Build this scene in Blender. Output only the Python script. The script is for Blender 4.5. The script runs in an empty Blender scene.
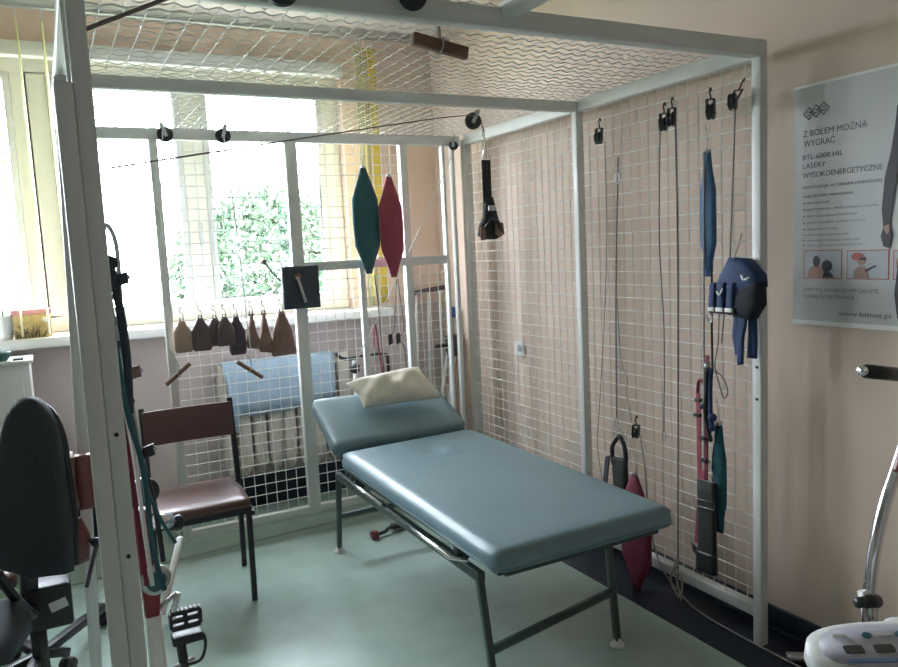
import bpy, bmesh, math, random
from mathutils import Vector, Matrix
random.seed(7)
sc = bpy.context.scene
C = sc.collection
PI = math.pi

# ------------------------------------------------------------------ camera
F = 757.16
YAW, PITCH, ROLL = -0.4830, -0.1121, -0.0486
CAM = Vector((-2.0633, -3.6987, 1.4168))
fwd = Vector((-math.sin(YAW)*math.cos(PITCH), math.cos(YAW)*math.cos(PITCH), math.sin(PITCH)))
rgt = Vector((math.cos(YAW), math.sin(YAW), 0))
upv = rgt.cross(fwd)
r2 = rgt*math.cos(ROLL)+upv*math.sin(ROLL)
u2 = upv*math.cos(ROLL)-rgt*math.sin(ROLL)
cd = bpy.data.cameras.new('camera'); cam = bpy.data.objects.new('camera', cd); C.objects.link(cam)
cd.sensor_width = 36; cd.lens = F/898*36; cd.clip_start = 0.02; cd.clip_end = 200
m = Matrix.Identity(4)
for i in range(3):
    m[i][0] = r2[i]; m[i][1] = u2[i]; m[i][2] = -fwd[i]; m[i][3] = CAM[i]
cam.matrix_world = m
sc.camera = cam

# ------------------------------------------------------------------ world, lights, exposure
w = bpy.data.worlds.new('world'); sc.world = w; w.use_nodes = True
nt = w.node_tree; bg = nt.nodes['Background']
bg.inputs[0].default_value = (0.80, 0.89, 1.0, 1); bg.inputs[1].default_value = 27.0
def portal(name, x0, x1, z0, z1):
    l = bpy.data.lights.new(name, 'AREA'); l.shape = 'RECTANGLE'; l.size = x1-x0; l.size_y = z1-z0
    l.cycles.is_portal = True
    o = bpy.data.objects.new(name, l); C.objects.link(o)
    o.location = ((x0+x1)/2, 0.74, (z0+z1)/2); o.rotation_euler = (-PI/2, 0, 0)
portal('window_portal', -3.0, -0.56, 1.16, 2.38)
sc.view_settings.view_transform = 'Standard'; sc.view_settings.look = 'None'
sc.view_settings.gamma = 1; sc.view_settings.use_curve_mapping = False
sc.view_settings.exposure = 0.62
# unseen area light behind the camera, added as dim fill for the foreground
def fill_light(x, y, p):
    l = bpy.data.lights.new('foreground_fill_light', 'AREA'); l.shape = 'RECTANGLE'; l.size = 1.2; l.size_y = 0.25
    l.energy = p; l.color = (1.0, 0.95, 0.88)
    o = bpy.data.objects.new('foreground_fill_light', l); C.objects.link(o); o.location = (x, y, 2.62)
fill_light(-1.6, -4.6, 3)

# ------------------------------------------------------------------ materials
def mat(name, col, rough=0.6, metal=0.0, noise=0.0, nscale=20, bump=0.0, bscale=200, spec=0.5, coat=0.0):
    m = bpy.data.materials.new(name); m.use_nodes = True
    t = m.node_tree; b = t.nodes['Principled BSDF']
    b.inputs['Base Color'].default_value = (*col, 1); b.inputs['Roughness'].default_value = rough
    b.inputs['Metallic'].default_value = metal; b.inputs['Specular IOR Level'].default_value = spec
    b.inputs['Coat Weight'].default_value = coat
    tc = t.nodes.new('ShaderNodeTexCoord')
    if noise > 0:
        n = t.nodes.new('ShaderNodeTexNoise'); n.inputs['Scale'].default_value = nscale; n.inputs['Detail'].default_value = 4
        t.links.new(tc.outputs['Object'], n.inputs['Vector'])
        r = t.nodes.new('ShaderNodeValToRGB')
        r.color_ramp.elements[0].position = .3; r.color_ramp.elements[1].position = .7
        r.color_ramp.elements[0].color = (*[c*(1-noise) for c in col], 1)
        r.color_ramp.elements[1].color = (*[min(1, c*(1+noise)) for c in col], 1)
        t.links.new(n.outputs['Fac'], r.inputs[0]); t.links.new(r.outputs[0], b.inputs['Base Color'])
    if bump > 0:
        n2 = t.nodes.new('ShaderNodeTexNoise'); n2.inputs['Scale'].default_value = bscale
        t.links.new(tc.outputs['Object'], n2.inputs['Vector'])
        bp = t.nodes.new('ShaderNodeBump'); bp.inputs['Strength'].default_value = bump; bp.inputs['Distance'].default_value = .005
        t.links.new(n2.outputs['Fac'], bp.inputs['Height']); t.links.new(bp.outputs[0], b.inputs['Normal'])
    return m
M = dict(
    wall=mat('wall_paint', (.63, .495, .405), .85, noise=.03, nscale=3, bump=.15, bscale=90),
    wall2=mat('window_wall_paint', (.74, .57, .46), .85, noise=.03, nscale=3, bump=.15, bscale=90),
    lower=mat('lower_wall_paint', (.60, .51, .49), .6, noise=.03, nscale=3),
    walld=mat('unseen_wall_darkened', (.30, .27, .24), .85, noise=.03, nscale=3),  # unseen walls, coloured darker so they bounce less light
    ceil=mat('ceiling_paint', (.80, .77, .70), .9, noise=.02, nscale=3),
    floor=mat('green_linoleum', (.35, .45, .40), .27, noise=.07, nscale=9, spec=.45),
    floorshade=mat('painted_floor_shadow', (.20, .25, .22), .5),
    navy=mat('navy_linoleum', (.012, .018, .032), .4, noise=.2, nscale=20),
    white=mat('white_enamel', (.72, .72, .70), .42, noise=.03, nscale=8),
    cage=mat('cage_enamel', (.69, .69, .665), .45, noise=.04, nscale=8),
    wire=mat('wire_enamel', (.80, .80, .77), .5),
    roofw=mat('galvanised_wire', (.66, .66, .66), .45, metal=.3),
    frame=mat('window_frame_paint', (.86, .84, .72), .5, noise=.02, nscale=5),
    sill=mat('sill_paint', (.80, .80, .80), .35),
    blind=mat('blind_yellow', (.85, .66, .12), .8),
    blindp=mat('blind_pale', (.80, .74, .45), .8),
    vinyl=mat('teal_vinyl', (.145, .225, .255), .38, noise=.05, nscale=6, bump=.12, bscale=25, spec=.5),
    bedframe=mat('dark_green_enamel', (.055, .085, .075), .4),
    chrome=mat('chrome', (.75, .75, .77), .15, metal=1),
    steel=mat('steel', (.45, .45, .46), .35, metal=.9),
    brown=mat('brown_vinyl', (.10, .045, .038), .33, noise=.1, nscale=8, bump=.1, bscale=40),
    brownpad=mat('red_brown_vinyl', (.18, .05, .045), .3, noise=.06, nscale=8),
    tan=mat('brown_back_panel', (.13, .065, .06), .6),
    black=mat('black_enamel', (.015, .015, .017), .4),
    plastic=mat('black_plastic', (.018, .018, .02), .45, noise=.1, nscale=20),
    fabric=mat('black_fabric', (.030, .038, .044), .85, noise=.25, nscale=150, bump=.4, bscale=300),
    greyfab=mat('charcoal_fabric', (.04, .05, .06), .85, noise=.2, nscale=120, bump=.3, bscale=300),
    wood=mat('beech_wood', (.20, .10, .065), .5, noise=.2, nscale=14),
    rope=mat('grey_rope', (.34, .31, .28), .8, noise=.15, nscale=120),
    roped=mat('dark_rope', (.19, .165, .155), .8, noise=.15, nscale=120),
    ropew=mat('white_rope', (.66, .66, .62), .8, noise=.08, nscale=120),
    green=mat('petrol_fabric', (.03, .10, .115), .8, noise=.12, nscale=40, bump=.2),
    red=mat('raspberry_fabric', (.30, .055, .08), .8, noise=.12, nscale=40, bump=.2),
    dred=mat('dark_red_fabric', (.17, .02, .045), .8, noise=.15, nscale=40, bump=.2),
    blue=mat('blue_fabric', (.06, .12, .22), .8, noise=.15, nscale=40, bump=.2),
    navyf=mat('navy_webbing', (.018, .045, .12), .75, noise=.15, nscale=60, bump=.2),
    darkblue=mat('dark_padding', (.008, .010, .018), .85),
    teal=mat('teal_fabric', (.012, .085, .11), .8, noise=.15, nscale=40),
    olive=mat('black_webbing', (.022, .022, .020), .8, noise=.2, nscale=80, bump=.3),
    lea1=mat('tan_leather', (.42, .30, .23), .7, noise=.12, nscale=20),
    lea2=mat('dark_leather', (.14, .095, .10), .7, noise=.15, nscale=20),
    lea3=mat('brown_leather', (.26, .155, .12), .7, noise=.15, nscale=20),
    lea4=mat('darkest_leather', (.08, .06, .075), .7, noise=.15, nscale=20),
    pillow=mat('cream_cotton', (.74, .68, .58), .9, noise=.05, nscale=15, bump=.3, bscale=30),
    towel=mat('light_blue_towel', (.38, .50, .64), .95, noise=.06, nscale=60, bump=.4, bscale=200),
    board=mat('slate_board', (.045, .055, .075), .6, noise=.12, nscale=15),
    rad=mat('radiator_paint', (.62, .57, .50), .5),
    leaf=mat('leaf', (.05, .13, .03), .6, noise=.3, nscale=5),
    farleaf=mat('tree_leaf', (.045, .085, .04), .8, noise=.35, nscale=2),
    bark=mat('bark', (.05, .04, .03), .9),
    pot=mat('white_pot', (.75, .75, .72), .4),
    pinkc=mat('pink_cardboard', (.55, .25, .28), .8),
    yelc=mat('yellow_cardboard', (.55, .42, .20), .8, noise=.2, nscale=30),
    poster=mat('poster_paper', (.50, .50, .49), .45),
    ink=mat('grey_ink', (.12, .12, .14), .6),
    inkr=mat('red_ink', (.42, .12, .10), .6),
    picbg=mat('photo_grey', (.42, .43, .46), .5),
    skin=mat('photo_skin', (.34, .20, .15), .5),
    hair=mat('photo_dark', (.035, .03, .035), .5),
    device=mat('device_plastic', (.66, .66, .64), .35),
    panel=mat('device_panel', (.42, .41, .46), .4),
    lcd=mat('lcd', (.06, .07, .06), .25),
    btn=mat('blue_button', (.05, .16, .22), .4),
    stripe=mat('blue_stripe', (.12, .18, .36), .4),
    redp=mat('red_paint', (.20, .02, .022), .4),
    teals=mat('turquoise_rubber', (.03, .11, .11), .5),
    ground=mat('grass_ground', (.10, .13, .05), .9, noise=.3, nscale=2),
    plate=mat('label_paper', (.6, .6, .6), .6),
    bluep=mat('blue_plastic', (.03, .09, .35), .4),
)
def glass():
    m = bpy.data.materials.new('window_glass'); m.use_nodes = True; t = m.node_tree; t.nodes.clear()
    o = t.nodes.new('ShaderNodeOutputMaterial'); mx = t.nodes.new('ShaderNodeMixShader')
    a = t.nodes.new('ShaderNodeBsdfTransparent'); g = t.nodes.new('ShaderNodeBsdfGlossy'); g.inputs['Roughness'].default_value = .02
    mx.inputs[0].default_value = .06
    t.links.new(a.outputs[0], mx.inputs[1]); t.links.new(g.outputs[0], mx.inputs[2]); t.links.new(mx.outputs[0], o.inputs[0])
    return m
M['glass'] = glass()

# ------------------------------------------------------------------ mesh helpers
class MB:
    def __init__(s): s.v = []; s.f = []; s.sm = []
    def add(s, vs, fs, smooth=False):
        n = len(s.v); s.v += [tuple(v) for v in vs]; s.f += [tuple(i+n for i in f) for f in fs]; s.sm += [smooth]*len(fs); return s
    def box(s, x0, x1, y0, y1, z0, z1):
        vs = [(x, y, z) for x in (x0, x1) for y in (y0, y1) for z in (z0, z1)]
        return s.add(vs, [(0,1,3,2),(4,6,7,5),(0,4,5,1),(2,3,7,6),(0,2,6,4),(1,5,7,3)])
    def bar(s, a, b, wx, wy, up=(0, 0, 1)):     # rectangular bar from a to b
        a = Vector(a); b = Vector(b); d = (b-a).normalized(); u = Vector(up)
        if abs(d.dot(u)) > .98: u = Vector((0, 1, 0))
        x = d.cross(u).normalized(); y = x.cross(d).normalized()
        vs = [p+x*sx*wx/2+y*sy*wy/2 for p in (a, b) for sx, sy in ((-1,-1),(1,-1),(1,1),(-1,1))]
        return s.add(vs, [(0,1,2,3),(7,6,5,4),(0,4,5,1),(1,5,6,2),(2,6,7,3),(3,7,4,0)])
    def tube(s, pts, r, n=8, closed=False, cap=True):
        P = [Vector(p) for p in pts]; k = len(P); R = r if isinstance(r, (list, tuple)) else [r]*k
        vs = []; ref = None
        for i in range(k):
            if closed: d = P[(i+1) % k]-P[i-1]
            else: d = P[min(i+1, k-1)]-P[max(i-1, 0)]
            d.normalize()
            if ref is None:
                ref = Vector((0, 0, 1)) if abs(d.z) < .9 else Vector((1, 0, 0))
            x = (ref-d*ref.dot(d)).normalized(); ref = x; y = d.cross(x)
            for j in range(n):
                a = 2*PI*j/n; vs.append(P[i]+(x*math.cos(a)+y*math.sin(a))*R[i])
        fs = []
        for i in range(k if closed else k-1):
            i2 = (i+1) % k
            for j in range(n):
                j2 = (j+1) % n; fs.append((i*n+j, i*n+j2, i2*n+j2, i2*n+j))
        if not closed and cap:
            fs.append(tuple(reversed(range(n)))); fs.append(tuple((k-1)*n+j for j in range(n)))
        return s.add(vs, fs, n > 4)
    def disc(s, c, ax, r, h, n=24):             # short cylinder with softened rim
        c = Vector(c); ax = Vector(ax).normalized()
        return s.lathe(c, ax, [(0, -h/2), (r*.9, -h/2), (r, -h*.3), (r, h*.3), (r*.9, h/2), (0, h/2)], n)
    def lathe(s, c, ax, prof, n=24):
        c = Vector(c); ax = Vector(ax).normalized(); ref = Vector((0, 0, 1)) if abs(ax.z) < .9 else Vector((1, 0, 0))
        x = (ref-ax*ref.dot(ax)).normalized(); y = ax.cross(x); vs = []
        for r, h in prof:
            for j in range(n):
                a = 2*PI*j/n; vs.append(c+ax*h+(x*math.cos(a)+y*math.sin(a))*max(r, 1e-4))
        fs = [(i*n+j, i*n+(j+1) % n, (i+1)*n+(j+1) % n, (i+1)*n+j) for i in range(len(prof)-1) for j in range(n)]
        return s.add(vs, fs, True)
    def ball(s, c, r, n=12, sq=(1, 1, 1)):
        c = Vector(c); vs = []; fs = []
        for i in range(n+1):
            t = PI*i/n
            for j in range(n*2):
                a = PI*j/n
                vs.append(c+Vector((math.sin(t)*math.cos(a)*r*sq[0], math.sin(t)*math.sin(a)*r*sq[1], math.cos(t)*r*sq[2])))
        for i in range(n):
            for j in range(2*n):
                j2 = (j+1) % (2*n); fs.append((i*2*n+j, (i+1)*2*n+j, (i+1)*2*n+j2, i*2*n+j2))
        return s.add(vs, fs, True)
    def puff(s, out, T, o, ax, ay, rings=5, sub=3, power=.5, rim=0.25):
        # cushion from a star-shaped outline (2D), plane o + ax*u + ay*v, half thickness T both sides
        o = Vector(o); ax = Vector(ax); ay = Vector(ay); nz = ax.cross(ay).normalized()
        P = []
        k = len(out)
        for i in range(k):
            a = Vector(out[i]); b = Vector(out[(i+1) % k])
            for q in range(sub): P.append(a+(b-a)*q/sub)
        cx = sum((p for p in P), Vector((0, 0)))/len(P); n = len(P)
        for sg in (1, -1):
            vs = []; fs = []
            for r in range(rings+1):
                sc_ = 1-r/(rings+.0) if r < rings else 0
                t = T*(rim+(1-rim)*(1-sc_**2)**power)
                for p in P:
                    q = cx+(p-cx)*sc_; vs.append(o+ax*q.x+ay*q.y+nz*t*sg)
            for r in range(rings):
                for j in range(n):
                    j2 = (j+1) % n; f = (r*n+j, r*n+j2, (r+1)*n+j2, (r+1)*n+j); fs.append(f if sg > 0 else f[::-1])
            s.add(vs, fs, True)
        vs = [o+ax*p.x+ay*p.y+nz*T*rim*sg for sg in (1, -1) for p in P]
        return s.add(vs, [(j, n+j, n+(j+1) % n, (j+1) % n) for j in range(n)], True)
    def prism(s, out, o, ax, ay, d):            # flat outline extruded by vector d
        o = Vector(o); ax = Vector(ax); ay = Vector(ay); d = Vector(d); n = len(out)
        a = [o+ax*p[0]+ay*p[1] for p in out]
        return s.add(a+[p+d for p in a], [tuple(range(n)), tuple(reversed(range(n, 2*n)))]+[(j, n+j, n+(j+1) % n, (j+1) % n) for j in range(n)])
    def build(s, name, m, parent=None, bevel=0, seg=2, subd=0):
        me = bpy.data.meshes.new(name); me.from_pydata([tuple(v) for v in s.v], [], s.f); me.validate()
        if len(me.polygons) == len(s.sm): me.polygons.foreach_set('use_smooth', s.sm)
        bm = bmesh.new(); bm.from_mesh(me); bmesh.ops.remove_doubles(bm, verts=bm.verts, dist=1e-6)
        bmesh.ops.recalc_face_normals(bm, faces=bm.faces); bm.to_mesh(me); bm.free()
        me.materials.append(m if not isinstance(m, str) else M[m])
        o = bpy.data.objects.new(name, me); C.objects.link(o)
        if bevel:
            b = o.modifiers.new('bevel', 'BEVEL'); b.width = bevel; b.segments = seg; b.limit_method = 'ANGLE'; b.angle_limit = .6
            for p in me.polygons: p.use_smooth = True
        if subd:
            b = o.modifiers.new('subd', 'SUBSURF'); b.levels = subd; b.render_levels = subd
        if parent is not None:
            o.parent = parent
            o.matrix_parent_inverse = Matrix.Translation(-parent.location) if parent.type == 'EMPTY' else Matrix.Identity(4)
        return o
def tag(o, label=None, cat=None, group=None, kind=None):
    if label: o['label'] = label
    if cat: o['category'] = cat
    if group: o['group'] = group
    if kind: o['kind'] = kind
    return o
def thing(name, label, cat, loc=(0, 0, 0), group=None, kind=None):
    o = bpy.data.objects.new(name, None); C.objects.link(o); o.location = loc; o.empty_display_size = .05
    return tag(o, label, cat, group, kind)
def struct(name, mb, m, **k): return tag(mb.build(name, m, **k), kind='structure')
def smooth_path(pts, n=6):
    P = [Vector(p) for p in pts]; out = []
    for i in range(len(P)-1):
        a = P[max(i-1, 0)]; b = P[i]; c = P[i+1]; d = P[min(i+2, len(P)-1)]
        for q in range(n):
            t = q/n; out.append(.5*((2*b)+(c-a)*t+(2*a-5*b+4*c-d)*t*t+(-a+3*b-3*c+d)*t**3))
    out.append(P[-1]); return out

# ================================================================== THE SETTING
XW, YW, ZC = .13, .56, 2.70       # right wall, window wall, ceiling
XL, YB = -4.6, -5.6
struct('floor', MB().box(XL, XW, YB, YW, -.05, 0), 'floor')
struct('trim_1', MB().box(-.15, XW, YB, YW, 0, .003), 'navy')           # dark border strip along the right wall
struct('baseboard_right', MB().box(XW-.012, XW, YB, YW-.012, .003, .09), 'navy', bevel=.004)
struct('baseboard_back', MB().box(XL, XW-.012, YW-.012, YW, 0, .19), 'navy', bevel=.004)
struct('rail_shadow_strip', MB().bar((-4.4, -.12, .001), (-.15, .09, .001), .016, .003), 'floorshade')  # shadow of the cage bottom rail, painted as a darker floor strip
struct('ceiling', MB().box(XL, XW+.1, YB, YW+.3, ZC, ZC+.1), 'ceil')
struct('wall_right', MB().box(XW, XW+.12, YB, YW+.3, 0, ZC), 'wall')
struct('wall_left', MB().box(XL-.12, XL, YB, YW+.3, 0, ZC), 'walld')
struct('wall_front', MB().box(XL, XW, YB-.12, YB, 0, ZC), 'walld')
WX0, WX1, WZ0, WZ1 = -3.05, -.46, 1.09, 2.50
wb = MB()
wb.box(XL, XW, YW, YW+.3, WZ1, ZC); wb.box(WX1, XW, YW, YW+.3, WZ0, WZ1); wb.box(XL, WX0, YW, YW+.3, WZ0, WZ1)
struct('wall_back', wb, 'wall2')
struct('trim_4', MB().box(XL, XW, YW, YW+.3, 0, WZ0), 'lower')          # grey-lilac lower part of the window wall
# windows: white painted frames; sash openings
def window(name, x0, x1, opens, lab=None):
    root = bpy.data.objects.new(name, None); C.objects.link(root); root.location = ((x0+x1)/2, .68, WZ0); root['kind'] = 'structure'
    z0, z1 = 1.165, 2.37
    fb = MB(); fb.box(x0, x1, .64, .72, WZ0, z0); fb.box(x0, x1, .64, .72, z1, WZ1)
    xs = [x0]+[a for o in opens for a in o]+[x1]
    for i in range(0, len(xs), 2): fb.box(xs[i], xs[i+1], .64, .72, z0, z1)
    fb.build('window_frame', 'frame', root, bevel=.006)
    for a, b in opens:
        s = MB(); t = .028
        for q in ((a, a+t, z0, z1), (b-t, b, z0, z1), (a+t, b-t, z0, z0+t), (a+t, b-t, z1-t, z1)):
            s.box(q[0], q[1], .625, .70, q[2], q[3])
        sa = s.build('sash', 'white', root, bevel=.004)
        MB().box(a+t, b-t, .668, .672, z0+t, z1-t).build('pane', 'glass', sa)
    MB().bar((opens[-1][0]-.05, .63, 1.5), (opens[-1][0]-.05, .63, 1.62), .02, .02).build('handle', 'white', root, bevel=.004)
window('window_1', -3.05, -2.07, [(-2.95, -2.135)])
window('window_2', -2.07, -.46, [(-1.975, -1.355), (-1.245, -.565)])
struct('trim_5', MB().box(XL+.02, -.27, .40, .64, 1.035, 1.085), 'sill', bevel=.008)  # window sill board
struct('trim_6', MB().box(XL, XW, .30, .34, 2.585, 2.63), 'steel', bevel=.004)         # blind rail under the ceiling
struct('trim_7', MB().box(XL, -.46, .50, .56, 2.42, 2.49), 'white', bevel=.006)

# outside
struct('ground_1', MB().box(-30, 40, 1.2, 60, -3.2, -3), 'ground')

# ================================================================== THE CAGE
cage = thing('suspension_cage', 'large white steel suspension therapy cage with wire grid sides and roof', 'therapy cage', (-1, -1, 0))
H = 2.0
def part(mb, name, m='cage', par=cage, bevel=.003, **k): return mb.build(name, m, par, bevel=bevel, **k)
# right side panel, x in [0,.04]
part(MB().box(-.012, .022, -1.99, -1.955, 0, H+.02), 'post')
part(MB().box(-.004, .034, -1.035, -1.002, .088, H-.02), 'post')
part(MB().box(0, .045, -.045, 0, 0, H), 'post')
part(MB().box(-.055, -.04, -.004, .037, .088, H-.03), 'post')
part(MB().box(0, .045, -1.955, -.045, H-.03, H+.02), 'top_rail')
part(MB().box(0, .04, -1.955, -.045, .09, .13), 'bottom_rail')
# back panel, y in [0,.035]
part(MB().box(-.115, -.10, -.004, .037, .088, H-.03), 'post', 'cage')
part(MB().box(-.365, -.325, -.004, .037, .088, H-.03), 'post')
part(MB().box(-.625, -.595, .005, .035, .09, 1.36), 'post')
part(MB().box(-.98, -.92, -.004, .037, .088, H-.03), 'post')
part(MB().box(-1.602, -1.565, -.004, .037, .088, H-.03), 'post')
part(MB().box(-1.95, -1.91, 0, .04, 0, H), 'post')
part(MB().box(-1.91, 0, 0, .04, H-.03, H+.02), 'top_rail')
part(MB().box(-1.60, -.0, 0, .035, .09, .13), 'bottom_rail')
part(MB().box(-.92, -.115, .002, .03, 1.335, 1.38), 'middle_rail')
# left side and front extension (leaning posts bolted side by side)
part(MB().box(-1.99, -1.955, -1.99, -1.955, 0, H), 'post')
part(MB().bar((-2.045, -1.02, 0), (-1.97, -1.02, H), .035, .035, up=(0, 1, 0)), 'post')
part(MB().bar((-2.019, -2.40, 0), (-2.015, -2.40, 1.69), .026, .035, up=(0, 1, 0)), 'post')
part(MB().bar((-1.992, -2.398, 0), (-1.988, -2.398, H), .0265, .030, up=(0, 1, 0)), 'post')
for z in (.95, 1.15):
    zx = -1.990
    MB().disc((zx, -2.414, z), (0, 1, 0), .0035, .004, 10).build('bolt', 'black', cage)
part(MB().box(-1.99, -1.945, -4.0, -3.955, 0, H), 'post')
part(MB().box(-.97, -.93, -4.0, -3.955, 0, H), 'post')
part(MB().box(-1.985, -1.945, -3.96, 0, H, H+.04), 'top_rail')
part(MB().box(-.975, -.935, -3.96, -1.98, H-.005, H+.035), 'top_rail')
part(MB().box(-1.98, 0, -2.0, -1.955, H-.03, H+.02), 'front_rail')
part(MB().box(-1.98, 0, -1.04, -1.0, H-.03, H+.01), 'cross_rail')
part(MB().box(-1.98, -.95, -4.0, -3.955, H-.03, H+.02), 'front_rail')
for y, z in ((-1.965, .975), (-1.965, .867)):
    MB().disc((-.013, -1.974, z), (1, 0, 0), .005, .004, 10).build('bolt', 'black', cage)
# welded grid panels (5 cm)
def grid_y(x, y0, y1, z0, z1, name='wire_grid'):
    g = MB(); r = .0021
    n = round((y1-y0)/.052)
    for i in range(1, n): yy = y0+(y1-y0)*i/n; g.tube([(x, yy, z0), (x, yy, z1)], r, 4)
    n = round((z1-z0)/.052)
    for i in range(1, n): zz = z0+(z1-z0)*i/n; g.tube([(x-.003, y0, zz), (x-.003, y1, zz)], r, 4)
    return g.build(name, 'wire', cage)
def grid_x(y, x0, x1, z0, z1):
    g = MB(); r = .0021
    n = round((x1-x0)/.052)
    for i in range(1, n): xx = x0+(x1-x0)*i/n; g.tube([(xx, y, z0), (xx, y, z1)], r, 4)
    n = round((z1-z0)/.052)
    for i in range(1, n): zz = z0+(z1-z0)*i/n; g.tube([(x0, y-.003, zz), (x1, y-.003, zz)], r, 4)
    return g.build('wire_grid', 'wire', cage)
grid_y(.02, -1.955, -1.04, .13, H-.03); grid_y(.02, -1.0, -.045, .13, H-.03)
grid_x(.018, -1.565, -.98, .13, H-.03); grid_x(.018, -.92, -.365, .13, H-.03); grid_x(.018, -.325, -.115, .13, 1.34)
# roof: crimped woven wire
def roof(x0, x1, y0, y1):
    g = MB(); r = .0017; z = H+.022; p = .052; a = .0034
    n = round((y1-y0)/p)
    for i in range(n+1):
        y = y0+(y1-y0)*i/n; k = int((x1-x0)/p*5)
        g.tube([(x0+(x1-x0)*j/k, y+a*.8*math.sin(2*PI*j/5+i), z+a*math.cos(2*PI*j/5+i*PI)) for j in range(k+1)], r, 4)
    n = round((x1-x0)/p)
    for i in range(n+1):
        x = x0+(x1-x0)*i/n; k = int((y1-y0)/p*4)
        g.tube([(x+a*.2*math.sin(2*PI*j/4), y0+(y1-y0)*j/k, z-a*.6*math.cos(2*PI*j/4+i*PI)) for j in range(k+1)], r, 4)
    return g.build('roof_mesh', 'roofw', cage)
roof(-1.945, 0, -.999, 0); roof(-1.945, 0, -1.955, -1.041); roof(-1.945, -.975, -3.955, -2.0)

# ================================================================== TREATMENT TABLE
bed = thing('treatment_table', 'blue-grey vinyl treatment table with raised headrest on dark green tubular frame', 'treatment table', (-.71, -1.1, 0))
def slab(cs, top, th, name, mt='vinyl', dimple=None):
    # rounded rectangular pad: cs = 4 corners ccw (top surface), th thickness along its normal
    P = [Vector(c) for c in cs]; n = (P[1]-P[0]).cross(P[3]-P[0]).normalized()
    bm = bmesh.new(); N, K = 28, 18; rr = .03
    U = [0, .006, .02, .05]+[.05+.9*i/N for i in range(1, N)]+[.95, .98, .994, 1]
    V = [0, .01, .035, .08]+[.08+.84*i/K for i in range(1, K)]+[.92, .965, .99, 1]
    def pos(u, v): return (P[0]*(1-u)+P[1]*u)*(1-v)+(P[3]*(1-u)+P[2]*u)*v
    L = (P[1]-P[0]).length; W = (P[3]-P[0]).length
    vs = []
    for u in U:
        for v in V:
            du = min(u, 1-u)*L; dv = min(v, 1-v)*W; h = 0
            for d in (du, dv):
                if d < rr: h -= rr-math.sqrt(max(0, rr*rr-(rr-d)**2))
            h = max(h, -rr); h -= 0
            h += .006*(math.sin(PI*u)*math.sin(PI*v))**.5*1
            q = pos(u, v)
            # round plan corners
            if du < .05 and dv < .05:
                e = Vector((.05-du, .05-dv)); l = e.length
                if l > .05:
                    k = .05/l; uu = (.05-e.x*k)/L; vv = (.05-e.y*k)/W
                    q = pos(uu if u < .5 else 1-uu, vv if v < .5 else 1-vv)
            if dimple:
                for (dx, dy, rad, dep) in dimple:
                    d = math.hypot(q.x-dx, (q.y-dy)*1.6); h += dep*math.exp(-(d/rad)**2)
            vs.append(q+n*h)
    nu, nv = len(U), len(V)
    top_f = [(i*nv+j, (i+1)*nv+j, (i+1)*nv+j+1, i*nv+j+1) for i in range(nu-1) for j in range(nv-1)]
    mb = MB(); mb.add(vs, top_f, True)
    ring = [i*nv for i in range(nu)]+[(nu-1)*nv+j for j in range(1, nv)]+[i*nv+nv-1 for i in range(nu-2, -1, -1)]+[j for j in range(nv-2, 0, -1)]
    r0 = [vs[i] for i in ring]; c = sum(r0, Vector())/len(r0)
    prof = [(1, 0), (1.004, -.3), (1.004, -.55), (1.0, -.57), (1.0, -.6), (1.004, -.62), (1.0, -.85), (.985, -1)]
    body = [c+(p-c)*s+n*(th-rr)*t for s, t in prof for p in r0]; k = len(r0)
    mb.add(body, [(a*k+j, a*k+(j+1) % k, (a+1)*k+(j+1) % k, (a+1)*k+j) for a in range(len(prof)-1) for j in range(k)]+[tuple(range((len(prof)-1)*k, len(prof)*k))], True)
    return mb.build(name, mt, bed)
slab([(-1.052, -1.985, .575), (-.385, -1.985, .575), (-.365, -.635, .575), (-1.035, -.67, .575)], .575, .060, 'mattress', dimple=[(-.70, -.90, .05, -.035), (-.64, -.95, .03, .022), (-.76, -.86, .03, .018)])
slab([(-1.035, -.655, .59), (-.365, -.625, .59), (-.365, -.30, .735), (-1.03, -.30, .755)], .6, .062, 'headrest')
def tubep(pts, r, name, m='bedframe', par=bed, n=10): return MB().tube(pts, r, n).build(name, m, par)
for x, s in ((-.985, -1), (-.435, 1)):
    tubep([(x, -.56, .415), (x, -.56, .42)], .01, 'joint')
    MB().bar((x, -.49, .42), (x, -1.78 if s < 0 else -1.715, .42), .026, .032).build('side_rail', 'bedframe', bed, bevel=.004)
    for y, yf in ((-1.765, -1.86) if s < 0 else (-1.70, -1.715), (-.50, -.34)):
        xx = x+.035 if yf > -1 and s < 0 else x+.02 if s > 0 else x-.01
        lg = MB().bar((x, y, .415), (xx, yf, .02), .023, .023, up=(0, 1, 0)).build('leg', 'bedframe', bed, bevel=.004)
        MB().lathe((xx, yf, 0), (0, 0, 1), [(0, 0), (.026, 0), (.026, .006), (.015, .016), (.012, .03), (0, .03)], 16).build('foot_glide', 'pot', lg)
MB().bar((-.998, -1.815, .20), (-.425, -1.708, .20), .022, .025).build('cross_bar', 'bedframe', bed, bevel=.004)
MB().bar((-.965, -.415, .20), (-.425, -.415, .20), .022, .025).build('cross_bar', 'bedframe', bed, bevel=.004)
for y in (-.72, -1.62):
    MB().bar((-.99, y, .455), (-.41, y, .455), .03, .03).build('cross_bar', 'bedframe', bed, bevel=.004)
    for x in (-.96, -.44): MB().bar((x, y, .42), (x, y, .50), .03, .03).build('bracket', 'bedframe', bed, bevel=.003)
fr = MB()
for x in (-1.0, -.43): fr.bar((x, -.66, .500), (x, -1.93, .500), .03, .025)
for y in (-.66, -1.3, -1.93): fr.bar((-1.0, y, .500), (-.43, y, .500), .03, .025)
fr.build('pad_frame', 'bedframe', bed)
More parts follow.
